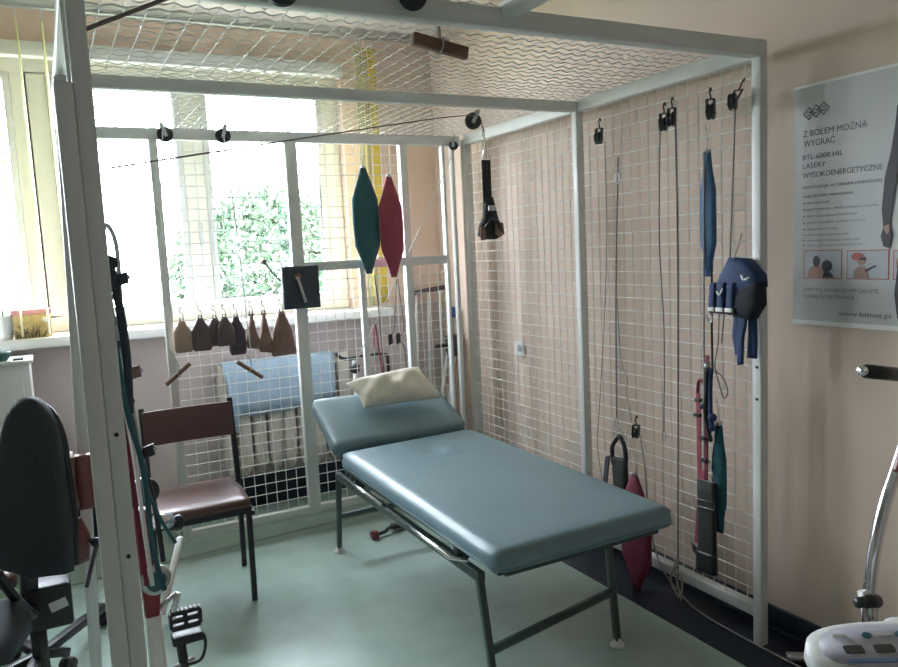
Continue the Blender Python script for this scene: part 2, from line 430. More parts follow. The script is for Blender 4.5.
MB().tube([(-1.062, -.75, .500), (-1.060, -1.19, .495)], .007, 10).build('chrome_rail', 'chrome', bed)
MB().tube([(-1.062, -1.24, .495), (-1.060, -1.72, .480), (-1.02, -1.76, .475)], .007, 10).build('chrome_rail', 'chrome', bed)
MB().bar((-1.0, -.45, .61), (-.99, -.72, .46), .02, .02).build('headrest_stay', 'bedframe', bed)
MB().bar((-.41, -.45, .61), (-.42, -.72, .46), .02, .02).build('headrest_stay', 'bedframe', bed)
MB().box(-.84, -.62, -1.12, -.85, .35, .44).build('height_motor', 'plastic', bed, bevel=.01)

pl = MB(); PC = [(-.83, -.46, .685), (-.43, -.48, .685), (-.485, -.335, .825), (-.865, -.325, .79)]
PC = [Vector(c) for c in PC]; pnz = (PC[1]-PC[0]).cross(PC[3]-PC[0]).normalized(); NU, NV = 36, 20
for sg in (1, -1):
    vs = []
    for a in range(NU+1):
        for b in range(NV+1):
            u = a/NU; v = b/NV; q = (PC[0]*(1-u)+PC[1]*u)*(1-v)+(PC[3]*(1-u)+PC[2]*u)*v
            e = (max(0, 1-(2*u-1)**2)**.42)*(max(0, 1-(2*v-1)**2)**.42)
            ce = (PC[0]+PC[1]+PC[2]+PC[3])/4
            q = q+(ce-q)*.10*(1-abs((2*u-1)*(2*v-1)))*max(abs(2*u-1), abs(2*v-1))**3
            wv = .006*math.sin(u*13+v*5)*e+.005*math.sin(v*11-u*17)*e+.004*math.sin(u*31)*e*(1-v)
            vs.append(q+pnz*((.065 if sg > 0 else -.030)*e+(wv if sg > 0 else 0)+.022))
    fs = [(a*(NV+1)+b, (a+1)*(NV+1)+b, (a+1)*(NV+1)+b+1, a*(NV+1)+b+1) for a in range(NU) for b in range(NV)]
    pl.add(vs, fs if sg > 0 else [f[::-1] for f in fs], True)
pil = tag(pl.build('pillow', 'pillow'), 'small cream cotton pillow lying on the raised headrest', 'pillow')

# ================================================================== BROWN CHAIR
ch = thing('side_chair', 'black framed chair with brown vinyl seat and brown back panel', 'chair', (-1.6, -.45, 0))
mb = MB(); mb.puff([(-.185, -.2), (0, -.21), (.185, -.2), (.2, 0), (.19, .19), (0, .195), (-.19, .19), (-.2, 0)], .032, (-1.608, -.48, .43), (1, 0, 0), (0, 1, 0), rings=7, sub=4, power=.5, rim=.4)
mb.build('seat', 'brown', ch)
MB().prism([(-.19, 0), (-.10, -.012), (0, -.016), (.10, -.012), (.19, 0), (.19, .012), (.1, 0), (0, -.004), (-.1, 0), (-.19, .012)], (-1.565, -.215, .62), (1, 0, 0), (0, -1, 0), (0, .02, .15)).build('backrest', 'tan', ch, bevel=.003)
for x in (-1.755, -1.375):
    MB().bar((x, -.18, .785), (x, -.235, .40), .022, .022, up=(0, 1, 0)).build('back_upright', 'black', ch, bevel=.003)
    MB().bar((x, -.235, .40), (x-.005, -.24, 0), .022, .022, up=(0, 1, 0)).build('leg', 'black', ch, bevel=.003)
    MB().bar((x-.045, -.62, .41), (x-.050, -.625, 0), .022, .022, up=(0, 1, 0)).build('leg', 'black', ch, bevel=.003)
    MB().bar((x-.03, -.62, .37), (x, -.24, .37), .018, .018).build('side_rail', 'black', ch)
MB().bar((-1.78, -.62, .385), (-1.41, -.62, .385), .018, .022).build('seat_rail', 'black', ch)
MB().bar((-1.75, -.24, .385), (-1.38, -.24, .385), .018, .022).build('seat_rail', 'black', ch)

# ================================================================== WEIGHT BAGS on back grid
def hook_s(mb, p, s=.05, n=(0, 1, 0)):
    p = Vector(p); pts = []
    for i in range(9):
        a = PI*(1.1-i/8*1.3); pts.append(p+Vector((math.cos(a)*s*.17, 0, s*.62+math.sin(a)*s*.2)))
    for i in range(9):
        a = PI*(.0-i/8*1.2)+PI; pts.append(p+Vector((-math.cos(a-PI)*-s*.0+math.cos(a)*s*.15, 0, s*.05+math.sin(a)*s*.18+.0)))
    mb.tube(pts, .0018, 6)
bags = [  # x, top z, half width, height, material, shape, label
    (-1.532, 1.145, .042, .150, 'lea1', 'A', 'pale tan weight bag, leftmost on the wire grid'),
    (-1.450, 1.150, .045, .155, 'lea2', 'A', 'dark brown-grey weight bag right beside the pale tan one'),
    (-1.384, 1.145, .040, .135, 'lea2', 'A', 'third weight bag from the left, shorter than its dark neighbour and partly overlapped'),
    (-1.344, 1.147, .042, .138, 'lea2', 'A', 'fourth weight bag from the left, overlapping the bag on its left'),
    (-1.286, 1.143, .040, .185, 'lea4', 'A', 'darkest and longest narrow weight bag in the middle of the row'),
    (-1.214, 1.150, .034, .175, 'lea3', 'B', 'small brown pear-shaped weight bag next to the darkest long one'),
    (-1.152, 1.148, .038, .198, 'lea3', 'B', 'slender brown pear-shaped weight bag just left of the largest bag'),
    (-1.066, 1.150, .062, .215, 'lea3', 'C', 'largest brown triangular weight bag, rightmost of the row near the post'),
]
for i, (x, z, hw, h, mt, sh, lab) in enumerate(bags):
    y = -.035-.006*(i % 2) if i != 3 else -.06
    t = thing('weight_bag', lab, 'weight bag', (x, y, z-h), 'leather weight bags hooked on the grid')
    if sh == 'A': o = [(-.010, h), (.010, h), (hw*.95, h*.62), (hw, h*.1), (hw*.8, 0), (-hw*.8, 0), (-hw, h*.1), (-hw*.95, h*.62)]
    elif sh == 'B': o = [(-.006, h), (.006, h), (hw*.6, h*.5), (hw, h*.22), (hw*.8, 0), (-hw*.8, .01), (-hw, h*.25), (-hw*.6, h*.5)]
    else: o = [(-.012, h), (.012, h), (hw*.75, h*.55), (hw, h*.05), (hw*.9, 0), (-hw*.9, -.005), (-hw, h*.05), (-hw*.75, h*.55)]
    MB().puff(o, .018, (x, y, z-h), (1, 0, 0), (0, 0, 1), rings=6, sub=3, rim=.3).build('bag', mt, t)
    MB().tube([(x-.010, y, z-.01), (x-.006, y, z+.012), (x+.006, y, z+.012), (x+.010, y, z-.01)], .003, 6).build('loop', 'lea4', t)
    hk = MB(); hk.tube(smooth_path([(x, y, z+.004), (x+.008, y, z+.012), (x+.004, y, z+.03), (x-.006, y, z+.04), (x-.006, y+.01, z+.055), (x+.004, y+.03, z+.058), (x+.006, y+.045, z+.048)]), .0016, 6)
    hk.build('hook', 'roped', t)

# crank board on the middle post
cb = thing('crank_exercise_board', 'dark square board with metal cranks mounted on the back post', 'exercise board', (-.96, -.04, 1.15))
MB().box(-1.05, -.865, -.05, -.015, 1.155, 1.365).build('board', 'board', cb, bevel=.004)
MB().tube([(-1.055, -.03, 1.297), (-1.09, -.035, 1.335), (-1.128, -.04, 1.39)], .0045, 8).build('lever', 'roped', cb)
MB().ball((-1.13, -.04, 1.395), .014).build('knob', 'roped', cb)
MB().disc((-.975, -.055, 1.313), (0, 1, 0), .018, .02, 20).build('hub', 'wood', cb)
MB().bar((-.982, -.07, 1.315), (-.948, -.07, 1.185), .014, .012, up=(0, 1, 0)).build('crank_handle', 'steel', cb, bevel=.003)

# ================================================================== SAND BAGS in colour hanging on back grid
def leafbag(name, x, zt, zb, hw, mt, lab, y=-.04, lean=0, cat='sandbag', T=.016, group='spindle-shaped coloured sandbags', plane='x'):
    h = zt-zb
    t = thing(name, lab, cat, (x, y, zb), group)
    o = [(-.012, h), (.012, h), (hw*.55, h*.86), (hw*.97, h*.70), (hw, h*.5), (hw*.97, h*.27), (hw*.5+lean, h*.12), (.014+lean, 0), (-.014+lean, 0), (-hw*.5+lean, h*.13), (-hw*.94, h*.27), (-hw, h*.5), (-hw*.97, h*.70), (-hw*.55, h*.86)]
    axx = (1, 0, 0) if plane == 'x' else (0, -1, 0)
    org = (x, y, zb)
    MB().puff(o, T, org, axx, (0, 0, 1), rings=7, sub=3, power=.5, rim=.25).build('bag', mt, t)
    p = Vector(org)+Vector((0, 0, h))
    MB().tube([p+Vector((0, 0, -.005)), p+Vector((0, .0, .03)), p+Vector((0, .01, .09))], .0022, 6).build('cord', 'ropew', t)
    MB().disc(p+Vector((0, 0, .002)), (0, 0, 1), .012, .012, 10).build('metal_tip', 'steel', t)
    return t
leafbag('sandbag', -.592, 1.845, 1.305, .072, 'green', 'petrol green spindle-shaped sandbag hanging on the back grid', lean=-.0)
leafbag('sandbag', -.462, 1.80, 1.280, .066, 'red', 'raspberry red spindle-shaped sandbag beside the petrol green one', y=-.06)

# ================================================================== PULLEYS AND ROPES
def pulley(loc, lab, ax=(0, 1, 0), r=.03, up=(0, 0, 1), group='cord pulleys on the cage', m='plastic', bm_='steel', bw=.016):
    if 'side grid' in group: ax = (.45, -1, 0); bm_ = 'plastic'; bw = .022
    loc = Vector(loc); ax = Vector(ax).normalized(); up = Vector(up).normalized()
    t = thing('pulley', lab, 'pulley', loc, group)
    MB().lathe(loc, ax, [(0, -.009), (r, -.009), (r, -.006), (r*.82, -.002), (r*.82, .002), (r, .006), (r, .009), (0, .009)], 24).build('wheel', m, t)
    b = MB()
    for s in (-1, 1):
        c = loc+ax*s*.012
        b.bar(c-up*r*.3, c+up*(r*1.5), bw, .003, up=ax)
    b.bar(loc-ax*.013+up*r*1.5, loc+ax*.013+up*r*1.5, .016, .003, up=up)
    b.build('bracket', bm_, t)
    side = ax.cross(up); p = loc+up*r*1.5
    MB().tube(smooth_path([p, p+up*.012, p+up*.02+side*.008, p+up*.033+side*.006, p+up*.037-side*.004, p+up*.028-side*.010]), .003, 6).build('hook', bm_, t)
    return t
# side panel pulleys (dark, flattened against the grid)
pulley((-.04, -1.225, 1.83), 'small black pulley hooked on side grid just right of the middle post', (1, .25, 0), .025, (0, -.15, 1), 'pulleys on the side grid')
pulley((-.04, -1.590, 1.825), 'left one of two black pulleys hooked together on the side grid', (1, .5, 0), .025, (0, -.1, 1), 'pulleys on the side grid')
pulley((-.045, -1.635, 1.835), 'right one of two black pulleys hooked together on the side grid', (1, .5, 0), .025, (0, -.1, 1), 'pulleys on the side grid')
pulley((-.04, -1.812, 1.83), 'black pulley above the long blue sandbag on the side grid', (1, .3, 0), .027, (0, 0, 1), 'pulleys on the side grid')
pulley((-.04, -1.905, 1.845), 'tilted black pulley nearest the front post of the side grid', (1, .3, 0), .027, (0, -.75, 1), 'pulleys on the side grid')
pulley((-.04, -1.408, .645), 'black pulley hanging low on the side grid above the dark red sandbag', (1, .3, 0), .022, (0, -.1, 1), 'pulleys on the side grid')
pulley((-.06, -.035, 1.965), 'dark pulley hanging at the far right corner of the cage roof', (.6, 1, 0), .024, (0, 0, 1))
pulley((-1.535, -.045, 1.985), 'bluish pulley on back rail, left one of the pair before the window', (0, 1, 0), .034, (-.3, 0, 1))
pulley((-1.280, -.045, 1.985), 'bluish pulley on back rail, right one of the pair before the window', (0, 1, 0), .034, (.3, 0, 1))
pulley((-.318, -.70, 1.975), 'large black pulley carrying the hanging head sling strap', (.2, 1, -.0), .036, (.6, 0, 1))
pulley((-1.562, -2.05, 1.985), 'black pulley at the top edge, left of the wooden bar rope', (.3, 1, 0), .036, (0, 0, 1))
pulley((-1.240, -2.03, 2.012), 'black pulley under the front roof rail beside the wooden bar rope', (.3, 1, 0), .034, (0, 0, 1))

def rope(pts, lab, r=.0028, m='rope', name='rope', ends=None, group='ropes of the cage', n=6):
    t = thing(name, lab, 'rope', pts[-1], group)
    MB().tube(smooth_path(pts, 8), r, n).build('cord', m, t)
    if ends:
        for e in ends:
            e = Vector(e)
            MB().tube(smooth_path([e, e+Vector((0, .008, -.012)), e+Vector((0, .009, -.03)), e+Vector((0, 0, -.042)), e+Vector((0, -.009, -.03)), e+Vector((0, -.008, -.012)), e]), .0022, 6).build('carabiner', 'steel', t)
    return t
rope([(-.04, -1.262, 1.81), (-.04, -1.262, 1.5), (-.04, -1.24, 1.17), (-.04, -1.19, .75), (-.04, -1.165, .55), (-.04, -1.19, .40)], 'thin grey rope hanging loosely beside the middle post of the side grid', .0022)
rope([(-.035, -1.335, 1.74), (-.035, -1.33, 1.66), (-.04, -1.308, 1.18), (-.04, -1.295, .69)], 'straight grey rope from small hook down to the black ankle cuff', .003, 'roped', ends=[(-.04, -1.333, 1.68), (-.04, -1.293, .69)])
rope([(-.04, -1.315, 1.18), (-.04, -1.33, .95), (-.045, -1.37, .86), (-.04, -1.36, .80), (-.04, -1.385, .69)], 'thin slack grey cord dangling beside the straight ankle cuff rope', .002)
rope([(-.04, -1.573, 1.815), (-.04, -1.56, 1.41), (-.04, -1.576, 1.07), (-.04, -1.567, .68)], 'rope with metal end clip hanging from the left paired pulley', .0026, 'roped', ends=[(-.04, -1.568, .69)])
rope([(-.04, -1.65, 1.82), (-.04, -1.652, 1.37), (-.04, -1.643, .82), (-.04, -1.63, .20), (-.04, -1.628, .03)], 'long straight rope from the right paired pulley down to the floor', .0034, 'roped')
rope([(-.035, -1.43, .64), (-.035, -1.455, .48), (-.035, -1.47, .30), (-.03, -1.52, .14), (-.02, -1.60, .06), (0-.02, -1.72, .015), (-.03, -1.98, .012), (-.03, -2.2, .012), (-.08, -2.36, .012)], 'pale rope falling from low pulley and trailing along dark floor strip', .003, 'rope')
rope([(-.045, -1.635, .20), (-.05, -1.60, .11), (-.045, -1.64, .05), (-.05, -1.66, .12), (-.04, -1.61, .16), (-.045, -1.65, .04)], 'knotted tangle of grey rope at foot of the side grid', .004)
rope([(-.04, -1.917, 1.84), (-.04, -1.90, 1.53), (-.04, -1.885, 1.28), (-.05, -1.875, 1.17), (-.05, -1.86, 1.05)], 'grey rope from tilted pulley passing behind the blue strap harness', .0026, 'roped')
rope([(-.05, -1.85, 1.15), (-.05, -1.845, 1.05), (-.05, -1.83, .96), (-.05, -1.865, .93), (-.05, -1.885, .885), (-.05, -1.868, .86), (-.05, -1.85, .90), (-.05, -1.83, .955)], 'thin dark cord ending in a loop beneath the blue strap harness', .0022, 'roped')
rope([(-.05, -1.79, 1.70), (-.05, -1.784, 1.28), (-.05, -1.78, .95), (-.05, -1.776, .52)], 'pinkish grey rope running down in front of the long blue sandbag', .0034, 'rope')
rope([(-.04, -1.81, 1.30), (-.04, -1.808, 1.1), (-.04, -1.81, .94)], 'short black rope under the long blue sandbag', .004, 'black')
rope([(-.318+.03, -.70, 2.0), (-.50, -.83, 1.965), (-1.0, -1.18, 1.85), (-1.92, -1.93, 1.62)], 'dark thin rope stretched from the sling pulley to the left post', .0022, 'roped')
rope([(-.061, -.05, 1.945), (-.443, -.075, 1.29), (-.708, -.10, .885)], 'white rope slanting down from corner pulley to behind the headrest', .0028, 'ropew')
rope([(-1.28, -.055, 2.0), (-1.255, -.05, 1.6), (-1.235, -.07, .97)], 'white rope holding the right wooden bar in front of the weight bags', .0032, 'ropew', group='ropes holding the small wooden bars')
rope([(-1.545, -.055, 2.0), (-1.59, -.03, 1.5), (-1.60, -.03, 1.08), (-1.582, -.07, .985)], 'white rope holding the left wooden bar beside the thin post', .003, 'ropew', group='ropes holding the small wooden bars')
rope([(-1.99, -2.40, 1.765), (-1.80, -2.40, 1.855), (-1.7, -2.40, 1.905), (-1.55, -2.40, 1.98), (-1.47, -2.4, 2.02)], 'dark taut rope slanting from the nearest post up to the roof', .0034, 'roped')
rope([(-1.135, -1.94, 2.06), (-1.130, -1.94, 1.99), (-1.127, -1.94, 1.93)], 'pale rope holding the upper wooden bar under the front rail', .005, 'rope', group='ropes holding the wooden bars', n=8)

def bar_handle(a, b, lab, r=.010, hook=True, flat=False):
    a = Vector(a); b = Vector(b); c = (a+b)/2
    t = thing('wooden_bar_handle', lab, 'bar handle', c, 'wooden pull bars on ropes')
    if flat: MB().bar(a, b, .024, .030).build('wooden_bar', 'wood', t, bevel=.003)
    else: MB().tube([a, b], r, 14).build('wooden_bar', 'wood', t, bevel=.002)
    d = (b-a).normalized(); s = Vector((0, -1, 0))
    rr = .02 if flat else r+.004
    u = s.cross(d).normalized()
    MB().tube([c+(s*math.cos(q*PI/6)+u*math.sin(q*PI/6))*rr for q in range(12)], .003, 6, closed=True).build('rope_loop', 'rope', t)
    if hook: MB().tube(smooth_path([c+Vector((0, 0, rr)), c+Vector((.008, 0, .03)), c+Vector((.002, 0, .055)), c+Vector((-.006, .0, .07))]), .0035, 6).build('hook', 'steel', t)
bar_handle((-1.632, -.09, .862), (-1.520, -.09, .948), 'wooden pull bar slanting up to the right, beside the thin left post')
bar_handle((-1.305, -.08, .930), (-1.190, -.08, .842), 'wooden pull bar slanting down to the right below the dark weight bags')
bar_handle((-1.204, -1.94, 1.940), (-1.050, -1.94, 1.914), 'big wooden pull bar hanging from the roof at the top of the photo', hook=False, flat=True)

# head sling
sl = thing('head_sling', 'black leather head sling with buckle hanging from the roof pulley', 'sling', (-.256, -.70, 1.45))
MB().box(-.283, -.237, -.703, -.697, 1.61, 1.805).build('strap', 'olive', sl, bevel=.002)
MB().tube([(-.285, -.70, 1.805), (-.235, -.70, 1.805), (-.26, -.70, 1.87)], .003, 6, closed=True).build('ring', 'steel', sl)
MB().tube(smooth_path([(-.26, -.70, 1.868), (-.262, -.70, 1.90), (-.272, -.70, 1.92), (-.268, -.70, 1.945), (-.262, -.70, 1.93), (-.264, -.70, 1.90)]), .0025, 6).build('carabiner', 'steel', sl)
MB().tube([(-.264, -.70, 1.93), (-.28, -.70, 1.99)], .003, 6).build('cord', 'roped', sl)
cup = MB(); cup.puff([(-.02, .19), (.02, .19), (.045, .09), (.068, .05), (.066, .02), (.03, 0), (-.03, 0), (-.058, .02), (-.05, .06), (-.028, .1)], .028, (-.256, -.70, 1.448), (1, 0, 0), (0, 0, 1), rings=6, sub=3, rim=.4)
cup.build('chin_cup', 'olive', sl)
MB().tube([(-.30, -.735, 1.5), (-.27, -.745, 1.54), (-.24, -.745, 1.53), (-.21, -.735, 1.48)], .006, 6).build('side_strap', 'black', sl)
MB().box(-.275, -.24, -.735, -.728, 1.575, 1.60).build('buckle', 'steel', sl, bevel=.002)
MB().puff([(-.02, .035), (.02, .03), (.025, -.02), (0, -.035), (-.022, -.02)], .006, (-.222, -.732, 1.49), (1, 0, 0), (0, 0, 1)).build('leather_patch', 'lea3', sl)
MB().puff([(-.012, .03), (.012, .03), (.014, -.03), (-.014, -.03)], .006, (-.305, -.725, 1.475), (1, 0, 0), (0, 0, 1)).build('leather_patch', 'lea3', sl)

# ================================================================== THINGS ON THE SIDE GRID
leafbag('sandbag', -.035, 1.70, 1.275, .034, 'blue', 'long narrow blue sandbag hooked below a pulley on the side grid', y=-1.792, plane='y', T=.014)
leafbag('sandbag', -.07, .485, .005, .088, 'dred', 'dark red spindle-shaped sandbag hanging low behind the table end', y=-1.43, plane='y', T=.018)
leafbag('sandbag', -.025, .755, .36, .030, 'teal', 'teal spindle-shaped sandbag behind the black strap on the side grid', y=-1.822, plane='y', T=.015)
# ankle cuff
cf = thing('ankle_cuff', 'black padded ankle cuff hanging over the end of the table', 'cuff', (-.04, -1.27, .36))
MB().tube(smooth_path([(-.05, -1.268, .60), (-.05, -1.24, .56), (-.05, -1.245, .50), (-.055, -1.28, .47), (-.05, -1.318, .51), (-.05, -1.318, .57), (-.05, -1.29, .615), (-.05, -1.268, .60)], 5), .009, 8).build('padded_loop', 'olive', cf)
MB().puff([(-.04, .12), (.045, .13), (.05, .02), (.02, -.06), (-.03, -.05)], .015, (-.05, -1.28, .40), (0, -1, 0), (0, 0, 1), rim=.4).build('cuff_body', 'olive', cf)
MB().prism([(-.012, .16), (.014, .17), (-.018, -.02), (-.042, 0)], (-.075, -1.235, .36), (0, -1, 0), (0, 0, 1), (.006, 0, 0)).build('strap_end', 'greyfab', cf, bevel=.001)
MB().tube([(-.05, -1.24, .605), (-.05, -1.32, .605), (-.045, -1.288, .65)], .0025, 6, closed=True).build('ring', 'steel', cf)
# red strap
rs = thing('strap_sling', 'raspberry red webbing sling with black buckles on the side grid', 'sling', (-.045, -1.73, .28))
MB().tube(smooth_path([(-.045, -1.715, .86), (-.045, -1.72, .90), (-.045, -1.735, .905), (-.045, -1.748, .88), (-.045, -1.75, .70), (-.045, -1.742, .52)]), .006, 8).build('cord_loop', 'dred', rs)
MB().bar((-.05, -1.722, .86), (-.05, -1.724, .50), .004, .017, up=(0, 1, 0)).build('strap', 'red', rs)
MB().bar((-.048, -1.765, 1.0), (-.05, -1.752, .52), .004, .016, up=(0, 1, 0)).build('strap', 'dred', rs)
MB().bar((-.052, -1.738, .58), (-.052, -1.715, .30), .005, .028, up=(0, 1, 0)).build('strap', 'red', rs)
MB().puff([(-.02, .03), (.03, .005), (.03, -.025), (-.01, 0)], .008, (-.055, -1.705, .265), (0, -1, 0), (0, 0, 1)).build('buckle', 'plastic', rs)
for y, z in ((-1.72, .78), (-1.745, .70), (-1.725, .835), (-1.75, .62)):
    MB().box(-.06, -.045, y-.014, y+.014, z-.006, z+.006).build('buckle', 'plastic', rs, bevel=.002)
MB().tube(smooth_path([(-.055, -1.74, .81), (-.055, -1.76, .83), (-.055, -1.78, .80), (-.055, -1.785, .74)]), .007, 6).build('cord_loop', 'navyf', rs)
# black strap wide
bs = thing('strap_sling', 'wide black webbing strap hanging straight down from side grid', 'strap', (-.07, -1.78, .2))
MB().puff([(-.038, .33), (.038, .335), (.042, .0), (-.04, -.005)], .009, (-.055, -1.778, .215), (0, -1, 0), (0, 0, 1), rings=4, sub=4, rim=.7).build('strap', 'olive', bs)
MB().puff([(-.042, .06), (.042, .065), (.044, -.01), (-.042, -.015)], .012, (-.058, -1.778, .22), (0, -1, 0), (0, 0, 1), rings=4, sub=4, rim=.8).build('strap_end', 'black', bs)
MB().tube([(-.055, -1.74, .545), (-.055, -1.816, .55), (-.045, -1.785, .62)], .003, 6, closed=True).build('triangle_ring', 'steel', bs)
MB().tube([(-.067, -1.738, .475), (-.067, -1.823, .482), (-.067, -1.823, .455), (-.067, -1.738, .448)], .002, 6, closed=True).build('buckle', 'steel', bs)
# dark bundle
db = thing('strap_bundle', 'bundle of black and navy elastic cords beneath a carabiner on side grid', 'strap bundle', (-.05, -1.8, .75))
for k, (dy, dz) in enumerate(((0, 0), (.008, -.02), (-.009, -.01), (.004, -.05))):
    MB().tube(smooth_path([(-.045-.006*k, -1.81+dy, .955), (-.05-.004*k, -1.806+dy, .88), (-.05-.004*k, -1.802+dy*1.6, .80), (-.05, -1.812+dy, .745+dz)]), .0075, 7).build('elastic_cord', 'black' if k % 2 else 'navyf', db)
MB().ball((-.06, -1.825, .785), .016, 8).build('knot', 'navyf', db)
MB().ball((-.055, -1.80, .965), .012, 8).build('clip', 'steel', db)

# blue harness
hv = thing('strap_harness', 'blue padded harness with white buckles hanging at front post of grid', 'harness', (-.1, -1.94, 1.0))
yx = Vector((0, -1, 0)); zz = Vector((0, 0, 1))
def hp(pts, T, x, name, m, rim=.5, **k): return MB().puff([(-(p[0]), p[1]) for p in [(-q[0], q[1]) for q in pts]], T, (x, 0, 0), yx, zz, rim=rim, **k).build(name, m, hv)
hp([(1.925, 1.34), (1.99, 1.335), (2.045, 1.285), (2.05, 1.245), (1.985, 1.225), (1.955, 1.165), (1.93, 1.15), (1.835, 1.165), (1.838, 1.215), (1.875, 1.26)], .035, -.045, 'padding', 'navyf', rings=6, sub=3, rim=.55)
hp([(1.975, 1.25), (2.05, 1.262), (2.055, 1.19), (2.02, 1.14), (1.95, 1.145), (1.94, 1.175)], .03, -.055, 'inner_padding', 'darkblue', rings=5, sub=3, rim=.6)
for a, b in ((1.862, 1.880), (1.896, 1.918), (1.936, 1.958)):
    hp([(a, 1.25), (b+.006, 1.26), (b, 1.165), (a-.004, 1.16)], .006, -.083, 'strap', 'navyf')
    MB().box(-.093, -.083, -(b+.004), -(a-.004), 1.162, 1.176).build('buckle', 'pot', hv, bevel=.002)
MB().box(-.089, -.081, -1.97, -1.86, 1.155, 1.176).build('buckle_bar', 'black', hv, bevel=.002)
MB().tube(smooth_path([(-.090, -1.898, 1.232), (-.092, -1.91, 1.218), (-.092, -1.925, 1.24)]), .0035, 6).build('white_tab', 'pot', hv)
MB().tube(smooth_path([(-.085, -1.995, 1.285), (-.089, -2.01, 1.27), (-.087, -2.028, 1.278)]), .0035, 6).build('white_tab', 'pot', hv)
hp([(1.94, 1.15), (1.965, 1.15), (1.955, 1.09), (1.965, 1.02), (1.945, 1.015), (1.932, 1.08)], .006, -.055, 'hanging_strap', 'navyf')
hp([(1.972, 1.15), (2.005, 1.15), (1.99, 1.08), (1.985, .99), (1.965, .985), (1.962, 1.07)], .007, -.068, 'hanging_strap', 'navyf')
hp([(1.99, 1.15), (2.02, 1.15), (2.022, 1.07), (2.02, 1.01), (1.985, 1.01), (1.99, 1.08)], .008, -.045, 'hanging_strap', 'navyf')
MB().tube([(-.075, -1.955, 1.335), (-.05, -1.955, 1.38), (-.03, -1.95, 1.42)], .002, 6).build('cord', 'rope', hv)
MB().tube(smooth_path([(-.12, -1.875, 1.155), (-.12, -1.89, 1.13), (-.12, -1.905, 1.135), (-.12, -1.90, 1.155)]), .003, 6).build('ring', 'steel', hv)

hv.location.y += .02; rs.location.y -= .03; bs.location.y -= .012; cf.location.y -= .035
# wall socket
ws = thing('wall_socket', 'small white wall socket behind the side grid', 'socket', (XW-.006, -.33, .87))
MB().box(XW-.012, XW, -.375, -.295, .83, .91).build('plate', 'pot', ws, bevel=.003)
MB().disc((XW-.013, -.335, .87), (1, 0, 0), .02, .004, 18).build('outlet', 'panel', ws)

# ================================================================== POSTER
px = XW-.008
po = thing('wall_poster', 'white Polish advertising poster for laser therapy on the right wall', 'poster', (px, -2.3, 1.13))
MB().box(px-.002, px, -2.62, -2.010, 1.125, 1.87).build('sheet', 'poster', po)
MB().box(px-.004, px, -2.62, -2.008, 1.112, 1.126).build('bottom_edge', 'pot', po)
MB().box(px-.004, px, -2.62, -2.010, 1.868, 1.876).build('top_edge', 'pot', po)
def text(s, y0, y1, z0, hgt, name='lettering', m='ink'):
    cu = bpy.data.curves.new(name, 'FONT'); cu.body = s; cu.size = 1; cu.resolution_u = 3; cu.offset = 0
    tmp = bpy.data.objects.new(name, cu); C.objects.link(tmp)
    bpy.context.view_layer.update()
    dg = bpy.context.evaluated_depsgraph_get()
    me = bpy.data.meshes.new_from_object(tmp.evaluated_get(dg)); bpy.data.objects.remove(tmp)
    xs = [v.co.x for v in me.vertices]; ys = [v.co.y for v in me.vertices]
    sx = (y0-y1)/(max(xs)-min(xs)); x0 = min(xs); sy = hgt/.72
    for v in me.vertices: v.co = Vector((px-.0032, y0-(v.co.x-x0)*sx, z0+v.co.y*sy))
    me.materials.clear(); me.materials.append(M[m]); me.name = name
    o = bpy.data.objects.new(name, me); C.objects.link(o); o.parent = po; o.matrix_parent_inverse = Matrix.Translation(-po.location)
    return o
text('Z BÓLEM MOŻNA', -2.045, -2.262, 1.714, .020)
text('WYGRAĆ', -2.047, -2.158, 1.683, .020)
text('BTL-6000 HIL', -2.045, -2.185, 1.642, .016)
text('LASERY', -2.045, -2.127, 1.615, .016)
text('WYSOKOENERGETYCZNE', -2.045, -2.310, 1.585, .017)
text('REWOLUCJA W TERAPII LASEROWEJ', -2.045, -2.308, 1.550, .009)
text('NAJCZĘSTSZE WSKAZANIA', -2.045, -2.220, 1.522, .008)
for z, y1, s in ((1.497, -2.14, 'BÓLE KRĘGOSŁUPA'), (1.476, -2.30, 'BÓLE STAWÓW - BARKU, KOLANA I BIODRA'), (1.455, -2.235, 'ZWYRODNIENIA STAWÓW'),
                 (1.434, -2.26, 'ŁOKIEĆ TENISISTY - ŁOKIEĆ GOLFISTY'), (1.413, -2.17, 'OSTROGA PIĘTOWA'), (1.395, -2.206, 'RWA KULSZOWA I BARKOWA'), (1.377, -2.242, 'ZAPALENIE ŚCIĘGIEN I KALETEK'), (1.362, -2.25, 'URAZY, SKRĘCENIA I NACIĄGNIĘCIA')):
    text(s, -2.060, y1, z+.004, .0065)
    MB().box(px-.0034, px-.002, -2.052, -2.047, z+.006, z+.010).build('bullet', 'ink', po)
text('ZAPYTAJ SWOJEGO SPECJALISTĘ', -2.050, -2.304, 1.222, .011)
text('O WIĘCEJ INFORMACJI', -2.050, -2.225, 1.200, .011)
text('www.btlnet.pl', -2.172, -2.342, 1.148, .015)
lg = MB()   # three linked diamonds
for k in range(3):
    cy_ = -2.066-.026*k; zc = 1.785+.004*k
    q = [(cy_+.019, zc), (cy_, zc+.019), (cy_-.019, zc), (cy_, zc-.019)]
    lg.tube([(px-.003, a, b) for a, b in q], .0020, 4, closed=True)
    lg.tube([(px-.003, cy_+.006*math.cos(a*PI/5), zc+.006*math.sin(a*PI/5)) for a in range(1, 10)], .0014, 4)
lg.build('logo', 'ink', po)
def flat(pts, name, m, dx=.0030):
    return MB().prism([(-p[0], p[1]) for p in pts], (px-dx, 0, 0), (0, -1, 0), (0, 0, 1), (.0006, 0, 0)).build(name, m, po)
